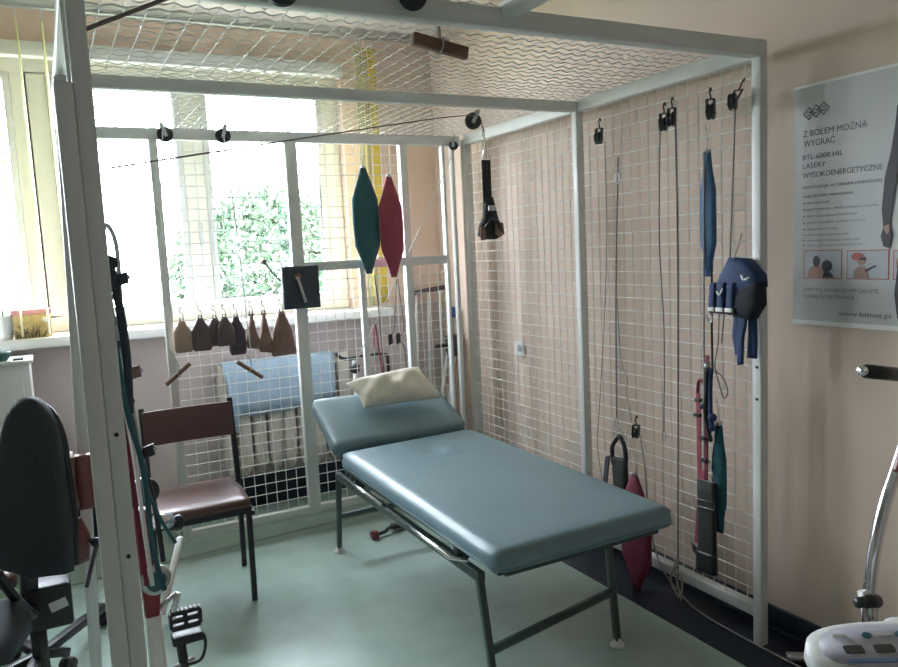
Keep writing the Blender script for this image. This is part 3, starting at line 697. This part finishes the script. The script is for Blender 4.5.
for a, b, z0, z1 in ((2.050, 2.185, 1.262, 1.354), (2.200, 2.334, 1.262, 1.351), (2.346, 2.48, 1.262, 1.349)):
    flat([(-a, z1), (-b, z1), (-b, z0), (-a, z0)], 'picture_border', 'inkr', .0028)
    e = .003; flat([(-a-e, z1-e), (-b+e, z1-e), (-b+e, z0+e), (-a-e, z0+e)], 'picture', 'picbg', .0034)
def ell(cy_, cz_, a, b, n=14): return [(cy_+a*math.cos(2*PI*i/n), cz_+b*math.sin(2*PI*i/n)) for i in range(n)]
flat([(-2.065, 1.266), (-2.07, 1.295), (-2.09, 1.308), (-2.115, 1.300), (-2.13, 1.28), (-2.135, 1.266)], 'pictured_shoulders', 'skin', .0040)
flat(ell(-2.096, 1.318, .012, .018), 'pictured_head', 'hair', .0046)
flat(ell(-2.134, 1.303, .018, .019), 'pictured_head', 'hair', .0050)
flat([(-2.118, 1.266), (-2.125, 1.285), (-2.145, 1.283), (-2.16, 1.266)], 'pictured_shoulders', 'hair', .0046)
flat([(-2.222, 1.266), (-2.226, 1.29), (-2.24, 1.302), (-2.26, 1.30), (-2.275, 1.266)], 'pictured_shoulders', 'skin', .0040)
flat(ell(-2.248, 1.322, .014, .017), 'pictured_head', 'skin', .0044)
flat(ell(-2.236, 1.332, .020, .012), 'pictured_hair', 'inkr', .0048)
flat([(-2.245, 1.328), (-2.264, 1.328), (-2.264, 1.321), (-2.245, 1.321)], 'pictured_goggles', 'hair', .0052)
flat([(-2.262, 1.292), (-2.295, 1.306), (-2.297, 1.302), (-2.262, 1.284)], 'pictured_probe', 'hair', .0048)
flat(ell(-2.375, 1.31, .02, .025), 'pictured_head', 'skin', .0044)
flat([(-2.352, 1.76), (-2.346, 1.70), (-2.335, 1.63), (-2.318, 1.56), (-2.311, 1.47), (-2.316, 1.415), (-2.309, 1.39), (-2.318, 1.36), (-2.336, 1.355), (-2.344, 1.395), (-2.335, 1.42), (-2.345, 1.50), (-2.357, 1.58), (-2.375, 1.62), (-2.40, 1.62), (-2.40, 1.76)], 'pictured_athlete', 'hair', .0056)
flat([(-2.316, 1.418), (-2.326, 1.395), (-2.335, 1.402), (-2.333, 1.425)], 'pictured_hand', 'skin', .0062)
flat([(-2.40, 1.78), (-2.40, 1.15), (-2.362, 1.15), (-2.352, 1.22), (-2.36, 1.30), (-2.375, 1.38), (-2.38, 1.62)], 'pictured_athlete', 'hair', .0052)

# ================================================================== RADIATOR + TOWEL behind the cage
rd = thing('radiator', 'cream column radiator under the window behind the wire grid', 'radiator', (-.95, .46, .2))
for k in range(9):
    x = -1.27+.084*k
    MB().puff([(-.034, .66), (.034, .66), (.036, .10), (.018, .06), (.0, .03), (-.018, .06), (-.036, .10)], .045, (x, .46, .19), (1, 0, 0), (0, 0, 1), rings=4, sub=3, rim=.6).build('column', 'rad', rd)
MB().tube([(-1.33, .47, .80), (-.55, .47, .80)], .018, 10).build('pipe', 'rad', rd)
MB().tube([(-1.33, .47, .29), (-.50, .47, .29), (-.46, .49, .29), (-.46, .50, .19), (-.46, .50, 0)], .014, 10).build('pipe', 'rad', rd)
tw = MB(); prof = [(.518, .60), (.518, .80), (.512, .845), (.48, .858), (.43, .858), (.402, .845), (.398, .75), (.396, .62), (.398, .50)]
vs = []; nx = 40
for i in range(nx+1):
    u = i/nx; x = -1.29+.625*u
    for k, (y, z) in enumerate(prof):
        zz_ = z; yy = y-.006*math.sin(u*19+k*.4)*(k > 4)
        if k == 8: zz_ = .575-.03*math.sin(u*3)+(-.09 if u < .12 else 0)+.04*u
        if k == 7: zz_ = .66
        vs.append((x+(.02 if k > 5 and u < .05 else 0), yy, zz_))
np_ = len(prof)
tw.add(vs, [(i*np_+k, (i+1)*np_+k, (i+1)*np_+k+1, i*np_+k+1) for i in range(nx) for k in range(np_-1)], True)
to = tw.build('towel', 'towel'); tag(to, 'light blue towel draped over the radiator under the window', 'towel')
so = to.modifiers.new('s', 'SOLIDIFY'); so.thickness = .006; so.offset = 1

# ================================================================== BEHIND THE GRID, right corner
def crutch(xb, xt, yb, yt, zt, lab, grip='lea4'):
    t = thing('crutch', lab, 'crutch', (xb, yb, 0), 'crutches leaning in the corner')
    MB().tube([(xb, yb, .03), (xt, yt, zt)], .010, 8).build('shaft', 'pot', t)
    MB().tube([(xb, yb, 0.0), (xb, yb, .04)], [.016, .013], 10).build('rubber_tip', 'plastic', t)
    d = Vector((xt-xb, yt-yb, zt)).normalized(); h = Vector((xt, yt, zt))
    MB().tube([h+Vector((-.055, -.01, 0)), h+Vector((.055, 0, .012))], .014, 8).build('grip', grip, t)
crutch(-.16, -.075, .40, .50, 1.15, 'white crutch leaning in the corner, leftmost behind the grid')
crutch(-.08, .010, .40, .50, 1.16, 'white crutch leaning in the corner, middle one behind the grid')
crutch(.00, .065, .36, .45, 1.17, 'white crutch leaning in the corner, closest to the right wall')
wk = thing('folded_walker', 'folded walking frame with white legs, grey clamp and blue cap in corner', 'walking frame', (.0, .3, 0))
MB().tube([(-.15, .30, .0), (.03, .32, .80)], .011, 8).build('leg', 'white', wk)
MB().tube([(-.11, .24, .0), (.075, .30, .84)], .011, 8).build('leg', 'white', wk)
MB().tube([(.06, .30, .70), (.075, .33, 1.02)], .013, 8).build('upright', 'steel', wk)
MB().box(.045, .092, .31, .35, 1.0, 1.065).build('blue_cap', 'bluep', wk, bevel=.005)
MB().box(.02, .10, .27, .34, .77, .90).build('clamp', 'board', wk, bevel=.015)
MB().tube([(-.06, .30, .84), (.02, .30, .84)], .010, 8).build('handle', 'plastic', wk)
# low dark handrail with cords behind head of the table
hb = thing('exercise_bicycle_frame', 'dark bent handlebar of equipment standing behind the grid', 'exercise equipment', (-.55, .25, 0))
MB().tube(smooth_path([(-.72, .20, .88), (-.66, .22, .84), (-.50, .25, .84), (-.40, .27, .83), (-.385, .27, .78), (-.385, .28, .4), (-.385, .28, 0)]), .010, 8).build('handlebar', 'plastic', hb)
MB().ball((-.625, .17, .79), .03, 8).build('knob', 'plastic', hb)
MB().tube([(-.60, .24, .84), (-.60, .27, 0)], .012, 8).build('upright', 'pot', hb)
MB().tube([(-.60, .27, .02), (-.385, .28, .02)], .012, 8).build('foot_bar', 'pot', hb)
# cords hanging on the back grid
rope([(-.56, -.03, 1.30), (-.55, -.035, 1.15), (-.545, -.035, .95), (-.54, -.04, .72)], 'dark cord hanging beneath the petrol green sandbag', .0035, 'roped')
rope([(-.445, -.05, 1.27), (-.455, -.04, 1.15), (-.47, -.04, 1.02), (-.49, -.04, .965), (-.50, -.04, .93)], 'dark cord with clips under the raspberry sandbag, left strand', .0035, 'roped')
rope([(-.440, -.05, 1.27), (-.42, -.04, 1.10), (-.415, -.04, 1.0), (-.45, -.04, .95), (-.42, -.045, .90), (-.41, -.045, .72)], 'dark cord with clips under the raspberry sandbag, right strand', .0035, 'roped')
for x, z, lab in ((-.50, .955, 'left of the two dark clips hanging behind the pillow'), (-.455, .955, 'right of the two dark clips hanging behind the pillow')):
    t = thing('cord_clip', lab, 'clip', (x, -.045, z), 'dark cord clips')
    MB().puff([(-.012, .03), (.012, .028), (.014, -.025), (-.010, -.03)], .008, (x, -.05, z), (1, 0, .2), (0, 0, 1)).build('body', 'plastic', t)
t = thing('strap_sling', 'thin red webbing strap hanging between the two lower back posts', 'strap', (-.56, -.04, .75))
MB().bar((-.575, -.035, 1.05), (-.545, -.04, .72), .003, .02, up=(0, 1, 0)).build('strap', 'dred', t)
MB().bar((-.585, -.04, 1.05), (-.59, -.04, .92), .003, .014, up=(0, 1, 0)).build('strap', 'red', t)
# vertical blind slats
def slat(x, y, z0, z1, ang, m, lab, wd=.085):
    d = Vector((math.cos(ang), math.sin(ang), 0))*wd/2
    t = thing('blind_slat', lab, 'blind slat', (x, y, z0), 'vertical blind slats')
    k = 12; vs = []; nrm = Vector((-d.y, d.x, 0)).normalized()
    for i in range(k+1):
        z = z0+(z1-z0)*i/k
        for s, b in ((-1, 0), (-.4, .006), (.4, .006), (1, 0)): vs.append(Vector((x, y, z))+d*s+nrm*b)
    mb = MB().add(vs, [(i*4+j, i*4+j+1, i*4+j+5, i*4+j+4) for i in range(k) for j in range(3)], True)
    o = mb.build('slat', m, t); s = o.modifiers.new('s', 'SOLIDIFY'); s.thickness = .0015
    MB().box(x-.004, x+.004, y-.004, y+.004, z1, 2.59).build('hanger', 'white', t)
EDGE = math.atan2(.35+3.7, -2.07+2.06)
slat(-2.075, .35, 1.10, 2.55, math.radians(88), 'blindp', 'pale yellow blind slat seen edge on, between plant box and near post')
slat(-2.185, .35, 1.10, 2.55, math.radians(89), 'blindp', 'pale yellow blind slat seen edge on above the plant box')
slat(-1.972, .35, 1.10, 2.55, math.radians(84), 'blindp', 'pale yellow blind slat seen edge on, directly left of the near post')
slat(-.43, .35, 1.10, 2.55, math.radians(40), 'blindp', 'pale cream blind slat just left of the petrol sandbag')
slat(-.338, .37, 1.12, 2.55, math.radians(30), 'blind', 'saturated yellow blind slat behind the coloured sandbags', wd=.07)
slat(-.385, .36, 1.10, 2.55, math.radians(50), 'blindp', 'cream yellow blind slat between the two coloured sandbags')

# ================================================================== SILL ITEMS, CABINET
pp = thing('potted_plant', 'leafy plant in a white pot at the left end of the sill', 'potted plant', (-2.265, .47, 1.085))
MB().lathe((-2.265, .47, 1.085), (0, 0, 1), [(0, 0), (.034, 0), (.046, .105), (.05, .105), (.05, .118), (.042, .118), (.04, .10), (0, .10)], 20).build('pot', 'pot', pp)
lf = MB()
for k in range(16):
    a = random.uniform(0, 2*PI); hh = random.uniform(.1, .42); rr = random.uniform(.02, .08)
    c = Vector((-2.265+rr*math.cos(a), .47+rr*math.sin(a)*.7, 1.19+hh))
    dx = Vector((math.cos(a), math.sin(a), random.uniform(-.4, .4)))*.022; dy = Vector((-math.sin(a), math.cos(a), 0))*.012
    lf.puff([(-1, 0), (-.4, .8), (.4, .7), (1, 0), (.4, -.7), (-.4, -.8)], .0006, c, dx, dy, rings=2, sub=1)
    lf.tube(smooth_path([(-2.265, .47, 1.18), (-2.265+rr*.5*math.cos(a), .47, 1.19+hh*.6), c]), .0012, 4)
lf.build('foliage', 'leaf', pp)
bx_ = thing('planter_box', 'yellow cardboard planter box with pink rim on the sill', 'box', (-2.145, .47, 1.085))
MB().box(-2.225, -2.065, .43, .52, 1.085, 1.20).build('box_body', 'yelc', bx_, bevel=.003)
MB().box(-2.232, -2.058, .425, .525, 1.198, 1.222).build('rim', 'pinkc', bx_, bevel=.003)
MB().disc((-2.09, .428, 1.17), (0, 1, 0), .014, .003, 16).build('label', 'pot', bx_)
st = thing('stone_pile', 'small pile of dry stems lying before the planter box', 'dried stems', (-2.16, .42, 1.085), kind='stuff')
g = MB()
for k in range(26):
    a = Vector((random.uniform(-2.22, -2.1), random.uniform(.405, .425), 1.09)); b = a+Vector((random.uniform(-.03, .03), random.uniform(-.005, .0), random.uniform(.01, .06)))
    g.tube([a, (a+b)/2+Vector((.01, 0, .005)), b], .0015, 4)
g.build('stems', 'bark', st)
st.name = 'dried_stems'
cbn = thing('white_cabinet', 'white cabinet standing under the window at the far left', 'cabinet', (-2.45, .25, 0))
MB().box(-2.9, -2.168, .16, .38, 0, .995).build('body', 'white', cbn, bevel=.006)
MB().box(-2.91, -2.155, .15, .39, .995, 1.012).build('top', 'white', cbn, bevel=.004)
MB().box(-2.86, -2.20, .150, .16, .06, .94).build('door', 'white', cbn, bevel=.004)
tc_ = thing('turquoise_bowl', 'small turquoise bowl on top of the white cabinet', 'bowl', (-2.27, .2, 1.012))
MB().lathe((-2.275, .2, 1.012), (0, 0, 1), [(0, 0), (.02, 0), (.035, .02), (.04, .04), (.036, .04), (.03, .02), (0, .006)], 20).build('bowl', 'teals', tc_)
tr_ = thing('small_tray', 'small dark tray on white cabinet next to the bowl', 'tray', (-2.2, .2, 1.012))
MB().box(-2.232, -2.19, .17, .22, 1.012, 1.02).build('tray', 'board', tr_, bevel=.003)

# ================================================================== OFFICE CHAIR
oc = thing('office_chair', 'black fabric swivel office chair at the left edge', 'office chair', (-2.24, -.92, 0))
# backrest: dome-topped padded shell, turned
def dome(w0, w1, h, n=14):
    pts = [(-w0, 0), (0, -.02), (w0, 0), (w0*1.03, h*.3), (w1, h*.62)]
    for i in range(1, n):
        a = PI*i/n; pts.append((w1*math.cos(a), h*.62+math.sin(a)*h*.38))
    return pts+[(-w1, h*.62), (-w0*1.03, h*.3)]
bxa = Vector((.60, -.55, 0)).normalized(); bza = Vector((.06, .10, 1)).normalized()
BO = Vector((-2.178, -1.12, .50))
MB().puff(dome(.125, .105, .53), .05, BO, bxa, bza, rings=8, sub=2, power=.6, rim=.35).build('backrest', 'fabric', oc)
nrm = bxa.cross(bza).normalized()
MB().puff(dome(.118, .10, .50), .012, BO-nrm*.045+bza*.01, bxa, bza, rings=4, sub=2).build('back_shell', 'plastic', oc)
MB().bar((-2.19, -1.06, .56), (-2.215, -.98, .33), .05, .02).build('back_bar', 'plastic', oc, bevel=.004)
MB().box(-2.225, -2.09, -1.02, -.88, .255, .40).build('mechanism_cover', 'plastic', oc, bevel=.012)
MB().prism([(-.026, -.016), (.026, -.016), (.026, .016), (-.026, .016)], (-2.130, -1.022, .335), (.97, 0, .25), (-.25, 0, .97), (0, -.002, 0)).build('sticker', 'plate', oc)
MB().puff([(-.2, -.2), (0, -.22), (.14, -.18), (.19, 0), (.16, .16), (0, .2), (-.2, .2), (-.24, 0)], .042, (-2.385, -1.28, .405), (1, 0, 0), (0, 1, 0), rings=5, sub=3, rim=.5).build('seat', 'greyfab', oc)
MB().bar((-2.36, -1.22, .35), (-2.18, -.96, .33), .06, .03).build('seat_carrier', 'plastic', oc, bevel=.004)
MB().tube([(-2.20, -.92, .06), (-2.20, -.92, .26)], .025, 12).build('gas_column', 'black', oc)
hub = Vector((-2.20, -.90, .10))
for (x, y) in ((-2.126, -.815), (-1.99, -.50), (-2.30, -.60), (-2.46, -.95), (-2.32, -1.22)):
    e = Vector((x, y, .075)); a = hub+Vector((0, 0, .03))
    MB().bar(a, e, .035, .03).build('base_arm', 'black', oc, bevel=.005)
    cs = MB().disc((x, y, .028), Vector((y-hub.y, -(x-hub.x), 0)), .027, .04, 18).build('caster', 'plastic', oc)
    MB().tube([(x, y, .03), (x, y, .075)], .008, 8).build('stem', 'steel', cs)
MB().tube(smooth_path([(-2.27, -1.22, .55), (-2.24, -1.15, .44), (-2.20, -1.05, .33)]), .014, 8).build('arm_bracket', 'plastic', oc)

# exercise chair with red-brown pads
ec = thing('exercise_chair', 'leg exercise chair with red-brown vinyl pads behind office chair', 'exercise chair', (-2.2, -.45, 0))
MB().puff([(-.022, -.085), (.022, -.085), (.026, .0), (.022, .085), (-.022, .085), (-.026, 0)], .035, (-2.018, -1.10, .745), (1, 0, 0), (0, 0, 1), rings=4, sub=3, rim=.6).build('side_pad', 'brownpad', ec)
MB().box(-2.060, -2.042, -1.12, -1.02, .66, .83).build('pad_board', 'lea3', ec, bevel=.004)
MB().disc((-1.990, -1.10, .735), (1, 0, 0), .012, .014, 12).build('bolt', 'black', ec)
MB().puff([(-.3, -.17), (.10, -.17), (.12, 0), (.10, .17), (-.3, .17)], .035, (-2.37, -.42, .285), (1, 0, 0), (0, 1, 0), rings=4, sub=3, rim=.6).build('seat', 'brown', ec)
MB().puff([(-.03, -.07), (.02, -.06), (.03, .02), (.01, .08), (-.03, .07)], .03, (-2.048, -1.08, .545), (1, 0, 0), (0, 0, 1), rings=4, sub=3, rim=.5).build('roller_pad', 'brownpad', ec)
MB().tube([(-2.07, -1.04, .70), (-2.07, -1.0, .50), (-2.10, -.40, .33), (-2.30, -.40, .27)], .012, 8).build('arm', 'bedframe', ec)
MB().tube([(-2.42, -.40, .0), (-2.42, -.40, .27)], .022, 8).build('post', 'bedframe', ec)
MB().bar((-2.42, -.62, .015), (-2.42, -.20, .015), .04, .03).build('foot', 'bedframe', ec, bevel=.004)
MB().bar((-2.60, -.40, .015), (-2.25, -.40, .015), .04, .03).build('foot', 'bedframe', ec, bevel=.004)
MB().ball((-2.005, -1.12, .548), .016, 8).build('knob', 'plastic', ec)
MB().tube([(-2.003, -1.12, .545), (-2.045, -1.12, .41)], .006, 8).build('lever', 'lea4', ec)
MB().tube([(-2.06, -1.06, .55), (-2.005, -1.11, .55)], .009, 8).build('axle', 'black', ec)

# ================================================================== BUNDLE OF CORDS hanging on the left post
def cord(pts, r, m, lab, name='resistance_rope'):
    t = thing(name, lab, 'cord', pts[-1], 'exercise cords hanging on the left post')
    MB().tube(smooth_path(pts, 6), r, 7).build('cord', m, t)
    MB().ball(pts[0], r*1.8, 6).build('end_knot', m, t)
    return t
cord([(-1.955, -1.95, 1.46), (-1.945, -1.96, 1.50), (-1.93, -1.96, 1.47), (-1.928, -1.96, 1.40), (-1.935, -1.96, 1.20), (-1.93, -1.95, .95), (-1.92, -1.94, .70)], .005, 'ropew', 'pale cord looped over the top of the bundle on left post')
cord([(-1.945, -1.97, 1.42), (-1.935, -1.97, 1.33), (-1.93, -1.97, 1.22), (-1.935, -1.97, 1.10)], .009, 'greyfab', 'thick dark cord at the top of the bundle on left post')
cord([(-1.95, -1.97, 1.35), (-1.945, -1.97, 1.15), (-1.93, -1.97, 1.08), (-1.918, -1.97, .95), (-1.895, -1.96, .86), (-1.865, -1.95, .79)], .0045, 'teals', 'turquoise cord slanting out of the bundle on left post')
cord([(-1.95, -1.985, 1.25), (-1.94, -1.985, 1.10), (-1.92, -1.985, .98), (-1.915, -1.98, .80), (-1.90, -1.98, .70)], .006, 'green', 'dark petrol cord low in the bundle on left post')
cord([(-1.955, -1.98, 1.15), (-1.945, -1.98, 1.0), (-1.94, -1.98, .85), (-1.935, -1.98, .72)], .005, 'dred', 'dark red cord close against the left post')
cord([(-1.94, -1.96, 1.30), (-1.93, -1.965, 1.12), (-1.92, -1.965, 1.0), (-1.915, -1.96, .85)], .006, 'steel', 'shiny grey chain-like cord in the bundle on left post')
cord([(-1.93, -1.94, 1.12), (-1.915, -1.94, .98), (-1.90, -1.94, .88), (-1.893, -1.94, .75)], .006, 'plastic', 'black cord at the right side of the bundle on left post')
for z, x, m_, lab in ((1.385, -1.925, 'greyfab', 'small dark clamp high on the cord bundle'), (1.185, -1.918, 'lea3', 'small brown clamp midway on the cord bundle'), (1.01, -1.905, 'plastic', 'black clamp low on the cord bundle')):
    t = thing('cord_clamp', lab, 'clamp', (x, -1.96, z), 'clamps on the cord bundle')
    MB().puff([(-.014, .012), (.012, .014), (.014, -.012), (-.012, -.013)], .01, (x, -1.965, z), (1, 0, .2), (0, 0, 1)).build('body', m_, t)
    MB().ball((x+.012, -1.965, z+.004), .006, 6).build('screw', 'steel', t)

# ================================================================== PEDAL EXERCISER by the left post
pe = thing('pedal_exerciser', 'pedal exerciser with red body, chrome crank and black pedals', 'pedal exerciser', (-1.9, -1.75, 0))
MB().prism([(-.026, .30), (.012, .30), (.018, .10), (.0, -.06), (-.022, -.05)], (-1.905, -1.77, .52), (1, 0, 0), (0, 0, 1), (0, .05, 0)).build('body', 'redp', pe, bevel=.006)
MB().disc((-1.90, -1.80, .655), (.35, -1, 0), .036, .02, 24).build('flywheel', 'steel', pe)
MB().disc((-1.90, -1.812, .655), (.35, -1, 0), .024, .012, 24).build('green_cap', 'teals', pe)
MB().bar((-1.800, -1.50, .64), (-1.885, -1.70, .52), .018, .012).build('white_bar', 'white', pe, bevel=.003)
MB().disc((-1.903, -1.75, .862), (.3, -1, 0), .035, .03, 20).build('round_knob', 'plastic', pe)
MB().tube([(-1.90, -1.77, .79), (-1.85, -1.74, .775)], .02, 12).build('chrome_collar', 'chrome', pe)
MB().tube([(-1.86, -1.74, .765), (-1.825, -1.72, .75)], .014, 10).build('clamp_screw', 'plastic', pe)
MB().ball((-1.828, -1.72, .762), .016, 8).build('clamp_knob', 'plastic', pe)
MB().tube([(-1.91, -1.76, .0), (-1.91, -1.76, .55)], .02, 10).build('stand_post', 'pot', pe)
MB().bar((-2.0, -1.76, .015), (-1.70, -1.76, .015), .05, .03).build('stand_foot', 'pot', pe, bevel=.004)
MB().bar((-1.91, -1.95, .015), (-1.91, -1.60, .015), .05, .03).build('stand_foot', 'pot', pe, bevel=.004)
MB().tube([(-1.895, -1.75, .56), (-1.85, -1.74, .585)], .006, 8).build('axle', 'steel', pe)
MB().bar((-1.845, -1.74, .585), (-1.868, -1.74, .515), .014, .010, up=(0, 1, 0)).build('crank_arm', 'chrome', pe, bevel=.002)
def pedal(cx_, cz_, tilt, strap):
    p = MB(); cy_ = -1.735; w_, h_ = .036, .020
    for sx in (-w_, w_): p.box(cx_+sx-.004, cx_+sx+.004, cy_-.012, cy_+.012, cz_-h_, cz_+h_)
    for szz in (-h_, 0, h_): p.box(cx_-w_, cx_+w_, cy_-.012, cy_+.012, cz_+szz-.006, cz_+szz+.006)
    p.box(cx_-.005, cx_+.005, cy_-.010, cy_+.010, cz_-h_, cz_+h_)
    for k in range(7): p.box(cx_-w_+.003+k*.0105-.002, cx_-w_+.003+k*.0105+.002, cy_-.011, cy_+.011, cz_+h_+.004, cz_+h_+.008)
    o = p.build('pedal', 'plastic', pe, bevel=.002)
    return o
pedal(-1.833, .512, 0, False)
p2 = MB(); p2.box(-1.870, -1.795, -1.75, -1.71, .447, .470); o2 = p2.build('pedal', 'plastic', pe, bevel=.004)
MB().tube(smooth_path([(-1.797, -1.76, .47), (-1.795, -1.77, .445), (-1.81, -1.78, .415), (-1.84, -1.77, .405), (-1.86, -1.76, .415)]), .004, 6).build('toe_strap', 'olive', pe)
MB().tube([(-1.85, -1.735, .45), (-1.845, -1.735, .36)], .012, 8).build('crank_sleeve', 'plastic', pe)
MB().tube([(-1.90, -1.74, .385), (-1.82, -1.735, .40)], .006, 8).build('axle', 'steel', pe)

# junk under the table
fj = thing('pedal_part', 'small dark pull handle with red end lying under table', 'handle', (-.75, -.27, 0))
MB().tube(smooth_path([(-.745, -.295, .022), (-.69, -.28, .02), (-.66, -.27, .03), (-.60, -.25, .022), (-.53, -.24, .02)]), [.009]*25, 8).build('rod', 'plastic', fj)
MB().disc((-.75, -.297, .024), (1, .2, 0), .024, .03, 18).build('round_end', 'brownpad', fj)
MB().puff([(-.04, -.02), (.04, -.02), (.04, .02), (-.04, .02)], .014, (-.60, -.25, .025), (1, .1, 0), (0, 1, 0), rim=.6).build('grip', 'plastic', fj)

# ================================================================== CARDIO CONSOLE, bottom right
cn = thing('exercise_bike', 'exercise machine with white oval console and chrome handlebar, lower right', 'exercise machine', (-.80, -2.95, 0))
o = Vector((-.845, -2.955, .705)); 
ex = Vector((.80, -.62, 0)).normalized(); ey = Vector((.62, .78, .14)).normalized()
def rr_out(a, b, n=32, p=3.0):
    return [(a*abs(math.cos(t))**(2/p)*(1 if math.cos(t) > 0 else -1), b*abs(math.sin(t))**(2/p)*(1 if math.sin(t) > 0 else -1)) for t in [2*PI*i/n for i in range(n)]]
ex = Vector((.78, -.45, .0)).normalized(); nzv = Vector((-.15, -.25, 1)).normalized(); ey = nzv.cross(ex).normalized(); ex = ey.cross(nzv).normalized()
CO = Vector((-.855, -2.975, .700))
MB().puff(rr_out(.155, .062, p=2.6), .020, CO, ex, ey, rings=5, sub=1, power=.5, rim=.75).build('console', 'device', cn)
MB().puff(rr_out(.135, .046, p=2.6), .004, CO+nzv*.0185, ex, ey, rings=2, sub=1, rim=.9).build('console_face', 'panel', cn)
def onc(u, v, w_, h_, name, m, up=.0235, rnd=False):
    q = rr_out(w_, h_, 20, 2 if rnd else 8)
    MB().prism(q, CO+nzv*up+ex*u+ey*v, ex, ey, nzv*.002).build(name, m, cn)
for u in (-.085, -.035, .015, .065): onc(u, -.008, .016, .008, 'display', 'lcd')
for u in (-.050, .005, .06): onc(u, .022, .008, .006, 'button', 'btn', rnd=True)
for u in (-.095, -.02, .03): onc(u, .022, .012, .003, 'label_stripe', 'device')
onc(-.03, -.033, .075, .0035, 'blue_stripe', 'stripe')
MB().tube([(-.80, -2.93, .70), (-.615, -2.76, .575), (-.615, -2.75, .66)], .012, 10).build('support_bar', 'device', cn)
MB().tube(smooth_path([(-.600, -2.75, .60), (-.595, -2.75, .66), (-.575, -2.75, .76), (-.545, -2.75, .84), (-.50, -2.75, .92), (-.46, -2.75, 1.0), (-.44, -2.75, 1.06)]), .0125, 12).build('chrome_bar', 'chrome', cn)
MB().tube(smooth_path([(-.445, -2.75, 1.05), (-.46, -2.75, 1.085), (-.50, -2.75, 1.105), (-.53, -2.75, 1.117)]), .010, 12).build('chrome_bar', 'chrome', cn)
MB().tube([(-.50, -2.75, 1.107), (-.615, -2.75, 1.128)], .0145, 16).build('foam_grip', 'plastic', cn)
MB().tube([(-.614, -2.75, 1.128), (-.633, -2.75, 1.1315)], .010, 12).build('end_cap', 'chrome', cn)
MB().tube(smooth_path([(-.515, -2.76, .90), (-.50, -2.76, .93), (-.485, -2.76, .96)]), .0145, 10).build('red_sleeve', 'brownpad', cn)
MB().tube([(-.625, -2.76, .645), (-.585, -2.76, .635)], .014, 12).build('clamp', 'plastic', cn)
MB().tube([(-.655, -2.765, .652), (-.625, -2.76, .645)], .011, 12).build('clamp_knob', 'plastic', cn)
MB().tube([(-.585, -2.76, .62), (-.585, -2.76, .585)], .002, 6).build('pin', 'steel', cn)
MB().tube([(-.74, -2.90, .69), (-.70, -2.92, .35), (-.70, -2.92, .05)], .025, 12).build('mast', 'device', cn)
MB().bar((-.95, -2.95, .03), (-.45, -2.87, .03), .06, .06).build('base', 'device', cn, bevel=.01)
MB().bar((-.70, -3.25, .03), (-.70, -2.6, .03), .06, .06).build('base', 'device', cn, bevel=.01)

# white small thing on dark strip near wall
wt = thing('cable_plug', 'small grey plug lying on the dark floor strip by the wall', 'plug', (-.0, -2.2, .0))
MB().puff([(-.05, -.015), (.05, -.02), (.05, .015), (-.05, .02)], .012, (.02, -2.13, .02), (.8, -.6, 0), (.6, .8, 0), rim=.6).build('body', 'steel', wt)

# ================================================================== TREES OUTSIDE
def tree(x, y, z, r, n, lab):
    t = thing('garden_tree', lab, 'tree', (x, y, -3), 'trees outside the window')
    g = MB()
    for k in range(n):
        a = random.uniform(0, 2*PI); e = random.uniform(-1, 1); q = random.uniform(.35, 1)**.5*r
        c = Vector((x+q*math.cos(a)*math.sqrt(1-e*e), y+q*math.sin(a)*math.sqrt(1-e*e)*.7, z+q*e*.8)); s = random.uniform(.05, .10)
        u = Vector((random.gauss(0, 1), random.gauss(0, 1), random.gauss(0, 1))).normalized(); v = u.cross(Vector((random.gauss(0, 1), random.gauss(0, 1), 1))).normalized()
        g.add([c-u*s, c+v*s*.5, c+u*s, c-v*s*.5], [(0, 1, 2, 3)])
    g.build('foliage', 'farleaf', t)
    MB().tube([(x, y, -3), (x+.1, y, z-r*.3)], [.18, .10], 10).build('trunk', 'bark', t)
tree(1.0, 8.0, 1.30, 1.5, 6500, 'pale green tree outside, seen through right window sash')
tree(4.3, 11, .9, 1.5, 4500, 'pale green tree outside, further right behind the grid')
tree(-.9, 9.0, -.5, 1.3, 3000, 'low pale green bush top outside behind the thin left post')
